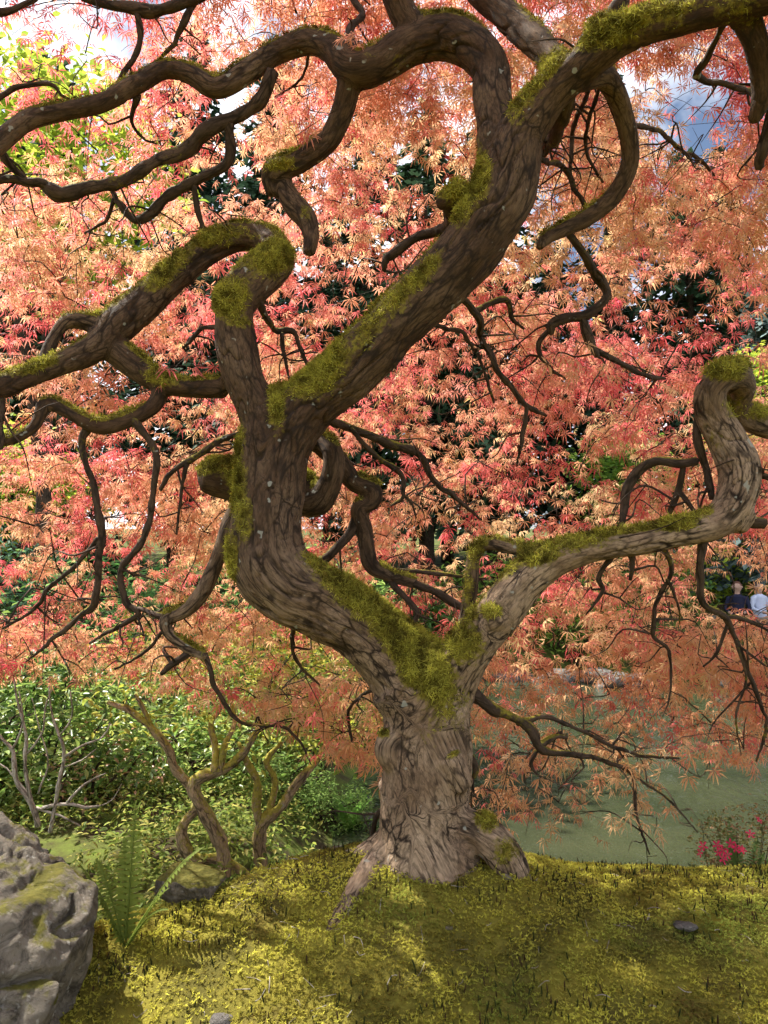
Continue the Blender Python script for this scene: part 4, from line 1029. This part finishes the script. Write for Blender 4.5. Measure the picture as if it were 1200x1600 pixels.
for (u_, v_, s_) in [(700, 1452, .010), (792, 1372, .014), (930, 1470, .008)]:
    p = ground_hit(u_, v_); rock('pebble', 'tiny dark pebble lying on the moss carpet', (p[0], p[1], p[2] + s_ * .3), (s_ * 1.3, s_, s_ * .7), int(u_), STONE, sub=2, mossup=0, group='pebbles on the moss')
p = ground_hit(550, 1290, 3.2); rock('bank_rock', 'pale grey rock at the pond edge left of the trunk', (p[0], p[1], p[2] + .03), (0.22, 0.16, 0.10), 15, STONE2, mossup=.4)

# ------------------------------------------------------------------ ferns
def frond_mesh(L, n, wmax, droop, seed, curl=0.0):
    r = np.random.default_rng(seed)
    t = np.linspace(0, 1, n); yv = L * (t - 0.18 * droop * t ** 2); z = L * (0.95 * t - droop * 0.65 * t ** 2.2)
    c = np.stack([curl * L * t ** 2, yv * 0.55 * (0.4 + droop), z, 0.0028 * (1 - .8 * t) + .0004], 1)
    V, Q, T, B = tube(c, 4); bag = Bag(); bag.add(V, Q, T, B)
    Tn = np.gradient(c[:, :3], axis=0); Tn /= np.linalg.norm(Tn, axis=1)[:, None]
    for i in range(2, n):
        ln = wmax * math.sin(math.pi * min(1, (t[i] * 0.93 + .07)) ** 0.75) * r.uniform(.9, 1.1) + .004
        for s in (-1, 1):
            side = np.array((s, 0, 0.0)); side = side - Tn[i] * (side @ Tn[i]); side /= np.linalg.norm(side)
            d = side + Tn[i] * 0.28 + np.array((0, 0, -.12)); nn = np.cross(side, Tn[i])
            b0 = c[i, :3]; w = L / n * 0.42
            a = b0 + Tn[i] * w; e = b0 - Tn[i] * w * .8; m1 = b0 + d * ln * .6 + Tn[i] * w * .8; m2 = b0 + d * ln * .6 - Tn[i] * w * .4; tip = b0 + d * ln - np.array((0, 0, .08 * ln))
            bag.add(np.array([e, a, m1, m2, tip]), None, np.array([(0, 1, 2), (0, 2, 3), (3, 2, 4)]))
    me = make_mesh('frond', np.vstack(bag.V), np.vstack(bag.T), np.vstack(bag.Q), smooth=False); return me
def fern(label, loc, fronds, col, group=None):
    e = empty('sword_fern', loc, label, 'fern', group)
    for k, (L, az, lean, w) in enumerate(fronds):
        me = frond_mesh(L, 26, w, lean, k + 3); n = len(me.vertices)
        cc = np.array(col) * (0.85 + 0.3 * np.random.default_rng(k).random()); attr_col(me, 'col', np.repeat(cc[None], n, 0)); me.materials.append(SOFT)
        o = bpy.data.objects.new('frond', me); COL.objects.link(o); o.parent = e; o.rotation_euler = (0, 0, R_(az))
    return e
p = ground_hit(196, 1478, 1.6)
fern('tall sword fern growing between the boulder and the mound', (p[0], p[1], p[2] - .01),
     [(0.42, 10, 0.10, .040), (0.44, -75, .55, .036), (0.32, 60, .4, .036), (0.34, 105, .35, .036), (0.28, -100, .5, .034), (0.34, 25, .25, .036), (.26, -110, .7, .03)], (0.13, 0.17, 0.03))
p = ground_hit(545, 1300, 3.2)
fern('bright green fern at the pond edge behind the trunk', p, [(0.45, a, .5, .055) for a in (0, 50, 100, 160, 210, 260, 310)], (0.16, 0.32, 0.06))
p = P(1165, 1345, 3.2); p[2] = hz(p[0], p[1])
fern('dark green fern beside the pink azalea', p, [(0.32, a, .3, .04) for a in (10, 70, 130, 190, 250, 310)] + [(.34, 20, .05, .045)], (0.10, 0.18, 0.05))

# ------------------------------------------------------------------ azalea with pink flowers
p = P(1135, 1330, 3.35); az_c = np.array((p[0] + .08, p[1], p[2]))
az = empty('azalea_bush', (az_c[0], az_c[1], hz(az_c[0], az_c[1])), 'low azalea bush with bright pink flowers at the mound crest', 'shrub')
q = clumps(az_c + np.array((.05, 0, 0)), (0.27, 0.22, 0.19), 130, 16, .03)
leaf_cloud('foliage', q, 0.022, [(0.20, 0.20, 0.07), (0.28, 0.24, 0.10), (0.16, 0.18, 0.06), (0.32, 0.2, 0.12)], SOFT, az)
b = Bag()
for k in range(14):
    a = rng.uniform(0, 6.28); base = np.array((az_c[0] + rng.normal(0, .03), az_c[1], hz(az_c[0], az_c[1]) - .05)); tip = az_c + np.array((math.cos(a) * .2, math.sin(a) * .16, rng.uniform(-.02, .14)))
    b.add(*tube(catmull(np.array([[*base, .005], [*(base * .5 + tip * .5 + rng.normal(0, .02, 3)), .003], [*tip, .0015]]), .04), 4))
child('stems', b.mesh('stems', lambda V, me: np.zeros(len(V))), BARK_BR, az)
fv, ft = [(0, 0, 0)], []
for k in range(5):
    a = k * 2 * math.pi / 5; i0 = len(fv)
    for (rr, da, z) in ((.5, -.42, .28), (1, -.2, .30), (1.08, 0.0, .26), (1, .2, .30), (.5, .42, .28)): fv.append((rr * math.cos(a + da), rr * math.sin(a + da), z))
    ft += [(0, i0 + j, i0 + j + 1) for j in range(4)]
fm_ = make_mesh('flower', np.array(fv) * 0.019, tris=ft, smooth=False); attr_col(fm_, 'col', np.repeat(np.array([(0.80, 0.05, 0.16)]), len(fv), 0)); fm_.materials.append(SOFT)
for (u_, v_) in [(1122,1332),(1128,1328),(1136,1335),(1150,1326),(1158,1326),(1128,1342),(1092,1332),(1098,1322),(1172,1304),(1185,1282),(1160,1330),(1120,1320),(1142,1318)]:
    q = P(u_, v_, 3.12 + rng.uniform(0, .06)); o = bpy.data.objects.new('flower', fm_); COL.objects.link(o); o.parent = az
    o.location = Vector(q) - az.location; o.rotation_euler = (R_(rng.uniform(35, 85)), R_(rng.uniform(-25, 25)), R_(rng.uniform(-30, 30))); s_ = rng.uniform(.7, 1.15); o.scale = (s_, s_, s_)

# ------------------------------------------------------------------ far bank: rocks, bridge, people, shrubs
for k, (u_, d_, s_, lab) in enumerate([(945, 15.6, .55, 'grey rock with flat top on the far pond bank'), (965, 15.0, .6, 'broad brown rock at the far waterline'), (1010, 15.3, .4, 'small dark rock at the far waterline'),
      (870, 15.8, .5, 'rounded mossy rock on the far bank behind the trunk fork'), (1150, 15.0, .5, 'pale rock below the wooden bridge'), (800, 16.2, .5, 'dark rock at the bank behind the mossy limb')]):
    p = P(u_, 1050, d_); rock('bank_rock', lab, (p[0], d_, max(WZ, hz(p[0], d_)) + .05), (s_, s_ * .7, s_ * .45), 30 + k, STONE2, sub=4, mossup=.3)
WOOD = mat_plain('weathered_wood', (0.22, 0.18, 0.14), .8, .35, 12)
bx0, bx1, byy, bz = 7.6, 13.5, 16.4, -0.72
br = empty('footbridge', (bx0, byy, bz), 'grey wooden plank footbridge with railings across the pond', 'bridge')
def box(x0, x1, y0, y1, z0, z1):
    V = np.array([(x, y, z) for x in (x0, x1) for y in (y0, y1) for z in (z0, z1)], float)
    return V, np.array([(0, 1, 3, 2), (4, 6, 7, 5), (0, 4, 5, 1), (2, 3, 7, 6), (0, 2, 6, 4), (1, 5, 7, 3)])
def bbox(name, a, parent, mat):
    V, Q = box(*a); return child(name, make_mesh(name, V, quads=Q, smooth=False), mat, parent)
for k in range(30):
    x = bx0 + k * 0.2; bbox('plank', (x, x + .185, byy, byy + 1.2, bz - .05 + .004 * (k % 3), bz + .004 * (k % 3)), br, WOOD)
for yb in (byy + .1, byy + 1.02): bbox('beam', (bx0 - .1, bx1 + .1, yb, yb + .12, bz - .25, bz - .06), br, WOOD)
for yb in (byy + .02, byy + 1.12):
    for x in np.arange(bx0 + .1, bx1, 1.4): bbox('post', (x, x + .09, yb, yb + .06, WZ - .4, bz + .95), br, WOOD)
    for zz in (.28, .58, .9): bbox('rail', (bx0, bx1, yb + .062, yb + .102, bz + zz, bz + zz + .07), br, WOOD)

def person(label, x, y, z, face, top, trouser, hair, hat=None):
    e = empty('person', (x, y, z), label, 'person', None)
    parts = []
    def cap(a, b, ra, rb, mid=None):
        pts = [[*a, ra]] + ([[*mid]] if mid else []) + [[*b, rb]]
        parts.append(tube(catmull(np.array(pts, float), .03), 14))
    cap((0, 0, .92), (0, 0, 1.42), .15, .16, (0, 0, 1.15, .145)); cap((0, 0, 1.4), (0, 0.01, 1.56), .07, .055)
    cap((0, .0, 1.54), (0, .0, 1.70), .075, .075, (0, .0, 1.63, .105))
    cap((0, .09, 1.62), (0, .115, 1.60), .02, .018)
    for s in (-1, 1):
        cap((s * .09, 0, .94), (s * .11, .02, .10), .095, .05, (s * .10, .02, .5, .065)); cap((s * .11, -.03, .05), (s * .12, .16, .04), .05, .04)
        cap((s * .17, 0, 1.40), (s * .25, .02, 1.14), .06, .045); cap((s * .25, .02, 1.14), (s * .16, .24, 1.06), .043, .03)
        cap((s * .16, .24, 1.06), (s * .12, .32, 1.05), .036, .028)
        for q_ in range(4): cap((s * .12 + (q_ - 1.5) * .018, .31, 1.05), (s * .11 + (q_ - 1.5) * .018, .375, 1.02), .011, .008)
        cap((s * .13, .27, 1.06), (s * .08, .32, 1.07), .012, .009)
        cap((s * .105, -.01, 1.61), (s * .112, -.01, 1.65), .02, .018)
    bag = Bag()
    for t_ in parts: bag.add(*t_)
    V, Q, T3, E = remesh(np.vstack(bag.V), np.vstack(bag.T), np.vstack(bag.Q), 0.0125)
    V = laplace(V, E, 4); me = make_mesh('body', V, quads=Q)
    for c_ in ((.42, .26, .2), top, trouser, (.05, .04, .04)):
        me.materials.append(mat_plain('cloth', c_, .8, .12, 25))
    fc = V[Q].mean(1)
    hand = fc[:, 1] > .245
    mi = np.where(fc[:, 2] > 1.47, 0, np.where(hand & (fc[:, 2] > .8), 0, np.where(fc[:, 2] > .95, 1, np.where(fc[:, 2] > .1, 2, 3))))
    me.polygons.foreach_set('material_index', mi.astype(np.int32))
    o = bpy.data.objects.new('body', me); COL.objects.link(o); o.parent = e
    hv = tube(catmull(np.array([[0, -.025, 1.56, .085], [0, -.03, 1.66, .112], [0, -.012, 1.745, .06]]), .02), 14)
    hb = link('hair', make_mesh('hair', hv[0], hv[2], hv[1]), mat_plain('hair', hair, .6, .2, 60), e)
    e.rotation_euler = (0, 0, R_(face)); return e
person('person in dark navy jacket with brown hair standing on the footbridge', 8.05, 16.95, bz + .008, 150, (.012, .014, .04), (.02, .02, .03), (.10, .04, .025))
person('person in pale blue shirt standing on the footbridge', 8.62, 17.1, bz + .008, 200, (.55, .60, .78), (.05, .06, .1), (.04, .03, .03))

FARG = [(0.20, 0.34, 0.06), (0.30, 0.42, 0.07), (0.14, 0.24, 0.05)]
for k, (u_, v_, d_, rd, pal, lab) in enumerate([
   (1120, 890, 19, (2.0, 1.2, 1.0), [(0.40, 0.48, 0.06), (0.30, 0.42, 0.06)], 'bright lime shrub behind the footbridge'),
   (760, 930, 18, (1.6, 1.1, .8), FARG, 'green shrub on the far bank behind the mossy arched branch'),
   (900, 960, 17.5, (1.5, 1.0, .7), FARG, 'mid green shrub on the far bank above the rocks'),
   (1000, 930, 18.5, (1.6, 1.1, .9), [(0.12, 0.24, 0.07), (0.18, 0.3, 0.08)], 'deeper green shrub on the far bank by the bridge'),
   (640, 960, 17.5, (1.5, 1.0, .8), [(0.10, 0.2, 0.06), (0.16, 0.26, 0.07)], 'dark green shrub on the far bank behind the trunk'),
   (1220, 900, 21, (1.8, 1.2, 1.2), FARG, 'tall green shrub beyond the bridge end'),
   (480, 930, 15, (1.6, 1.0, .8), [(0.2, 0.32, 0.08), (0.28, 0.38, 0.1)], 'light green shrub on the far shore behind the trunk bend')]):
    shrub('bank_shrub', lab, 'shrub', u_, v_, d_, rd, 90, 16, 0.17, pal, SOFT, sig=.22)

# conifers
def conifer_mesh(seed, h, rb, nw, col, dens=26):
    r = np.random.default_rng(seed); bagT = Bag()
    bagT.add(*tube(catmull(np.array([[0, 0, -.3, h * .017], [r.normal(0, .05), r.normal(0, .05), h * .5, h * .010], [0, 0, h, .01]]), .8), 7, .1, seed))
    P_, D_, U_ = [], [], []
    for k in range(nw):
        t = (k + r.random()) / nw; z = h * (0.14 + .85 * t); L = rb * (1 - t) ** 0.8 * r.uniform(.75, 1.15) + .15
        a = r.uniform(0, 6.283); d = np.array((math.cos(a), math.sin(a), 0))
        tip = d * L + np.array((0, 0, -L * r.uniform(.15, .4)))
        c = np.array([[0, 0, z, .03], [*(d * L * .5 + np.array((0, 0, z + L * .02))), .018], [*(tip + np.array((0, 0, z))), .004]])
        bagT.add(*tube(catmull(c, .5), 3))
        m = int(dens * (L / rb) + 6); q = r.random(m) ** .7
        pos = d * (L * q)[:, None] + np.array((0, 0, z)) + np.stack([0 * q, 0 * q, -L * .28 * q ** 2], 1)
        sd = np.array((-d[1], d[0], 0)); pos = pos + sd * (r.normal(0, .16, m) * L * (1.1 - q))[:, None] + np.stack([0 * q, 0 * q, r.normal(-.05, .08, m)], 1)
        P_.append(pos); D_.append(np.repeat((d * .8 + np.array((0, 0, -.45)))[None], m, 0) + r.normal(0, .35, (m, 3)))
    P0 = np.vstack(P_); D = np.vstack(D_); D /= np.linalg.norm(D, axis=1)[:, None]
    n = len(P0); L = r.uniform(.25, .6, n)[:, None]
    sd = np.cross(D, r.normal(0, .3, (n, 3)) + np.array((0, 0, 1.0))); sd /= np.linalg.norm(sd, axis=1)[:, None]; w = .055
    up = np.cross(sd, D)
    V = np.stack([P0, P0 + D * L * .3 + sd * w * 2.2, P0 + D * L * .45 + sd * w * .6, P0 + D * L * .7 + sd * w * 1.7, P0 + D * L, P0 + D * L * .7 - sd * w * 1.7, P0 + D * L * .45 - sd * w * .6, P0 + D * L * .3 - sd * w * 2.2], 1).reshape(-1, 3)
    T = np.array([(0, 1, 2), (0, 2, 6), (0, 6, 7), (2, 3, 4), (2, 4, 6), (6, 4, 5)])[None] + (np.arange(n) * 8)[:, None, None]
    me = make_mesh('crown', V, tris=T.reshape(-1, 3), smooth=False)
    cc = np.array(col) * r.uniform(.6, 1.35, (n, 1)); attr_col(me, 'col', np.repeat(cc, 8, 0)); me.materials.append(NEEDLE)
    tm = bagT.mesh('trunk', lambda V, me: np.zeros(len(V))); tm.materials.append(BARK_BR)
    return tm, me
CON = [conifer_mesh(1, 17, 3.6, 230, (0.035, 0.07, 0.04), 30), conifer_mesh(2, 15, 3.2, 220, (0.045, 0.085, 0.045), 30), conifer_mesh(3, 19, 3.8, 240, (0.03, 0.06, 0.035), 30), conifer_mesh(4, 9, 2.2, 200, (0.12, 0.17, 0.16), 36)]
spots = [(-20, 21, 0, 'left of the shrubs at the garden edge'), (-14.5, 24, 2, ''), (-10.5, 20, 1, ''), (-7, 25, 2, ''), (-3.4, 21.5, 0, ''), (-0.6, 25, 2, ''), (1.2, 20.5, 1, ''), (3.6, 24, 0, ''), (6.2, 27, 1, ''),
         (9.2, 21.5, 1, ''), (12.5, 26, 0, ''), (16, 24, 1, ''), (20, 28, 0, ''), (-17, 33, 0, ''), (-9, 34, 2, ''), (-2.5, 33, 0, ''), (4, 35, 2, ''), (11, 36, 1, ''), (19, 38, 0, ''), (-25, 30, 2, ''), (26, 33, 2, ''),
         (-12, 13.5, 0, ''), (-7.5, 15.5, 1, ''), (2.6, 30, 0, ''), (7.4, 23.5, 2, ''), (14.2, 21, 2, ''), (-5, 29, 1, '')]
for k, (x, y, c_, _) in enumerate(spots):
    z = hz(x, y); sc = rng.uniform(.85, 1.08) * (0.93 if x > 5 else 1.0)
    e = empty('conifer', (x, y, z), 'tall dark green conifer in the forest behind the garden', 'tree', 'conifers behind the garden')
    e.scale = (sc, sc, sc); e.rotation_euler = (0, 0, rng.uniform(0, 6.28))
    for nm, m_ in zip(('trunk', 'crown'), CON[c_]):
        o = bpy.data.objects.new(nm, m_); COL.objects.link(o); o.parent = e
        if nm == 'crown': o['kind'] = 'stuff'
p = (10.2, 18.6); e = empty('blue_spruce', (*p, hz(*p)), 'pale blue green spruce beyond the coiled limb', 'tree')
for nm, m_ in zip(('trunk', 'crown'), CON[3]):
    o = bpy.data.objects.new(nm, m_); COL.objects.link(o); o.parent = e
    if nm == 'crown': o['kind'] = 'stuff'

# broadleaf trees
def broadleaf(label, x, y, h, rad, pal, n=150, per=26, size=.16, trunk=.09):
    z = hz(x, y); e = empty('broadleaf_tree', (x, y, z), label, 'tree')
    c = np.array((x, y, z + h - rad[2]))
    q = clumps(c, rad, n, per, .22, hollow=.35)
    leaf_cloud('crown', q, size, pal, SOFT, e, wid=.55)
    b = Bag(); b.add(*tube(catmull(np.array([[x, y, z - .2, trunk], [x + .1, y, z + h * .3, trunk * .8], [x - .05, y, z + h * .75, trunk * .3]]), .25), 8, .12, 1))
    child('trunk', b.mesh('trunk', lambda V, me: np.zeros(len(V))), BARK_BR, e)
    for k in range(9):
        a = rng.uniform(0, 6.28); s0 = np.array((x + .05, y, z + h * rng.uniform(.25, .6))); t_ = c + np.array((math.cos(a) * rad[0] * .75, math.sin(a) * rad[1] * .75, rng.uniform(-.4, .6) * rad[2]))
        bb = Bag(); bb.add(*tube(catmull(np.array([[*s0, trunk * .45], [*(s0 * .5 + t_ * .5 + rng.normal(0, .15, 3)), trunk * .3], [*t_, .01]]), .25), 5))
        child('limb', bb.mesh('limb', lambda V, me: np.zeros(len(V))), BARK_BR, e)
LIME = [(0.36, 0.44, 0.05), (0.46, 0.50, 0.07), (0.26, 0.36, 0.05)]
broadleaf('bright yellow green tree standing high behind the upper left branches', -5.2, 11.0, 9.6, (1.9, 1.6, 1.9), LIME, 170, 30, .16, .13)
broadleaf('lime green tree on the far bank behind the spruce', 9.4, 17.6, 6.6, (1.5, 1.2, 1.6), LIME, 120, 28, .15)
broadleaf('fresh green tree at the far bank left of the gnarled trees', -6.6, 12.5, 3.8, (1.7, 1.2, 1.0), LIME, 130, 26, .13)
broadleaf('mid green tree in front of the dark conifers', 6.4, 19.5, 4.6, (1.6, 1.2, 1.3), FARG, 130, 26, .15)
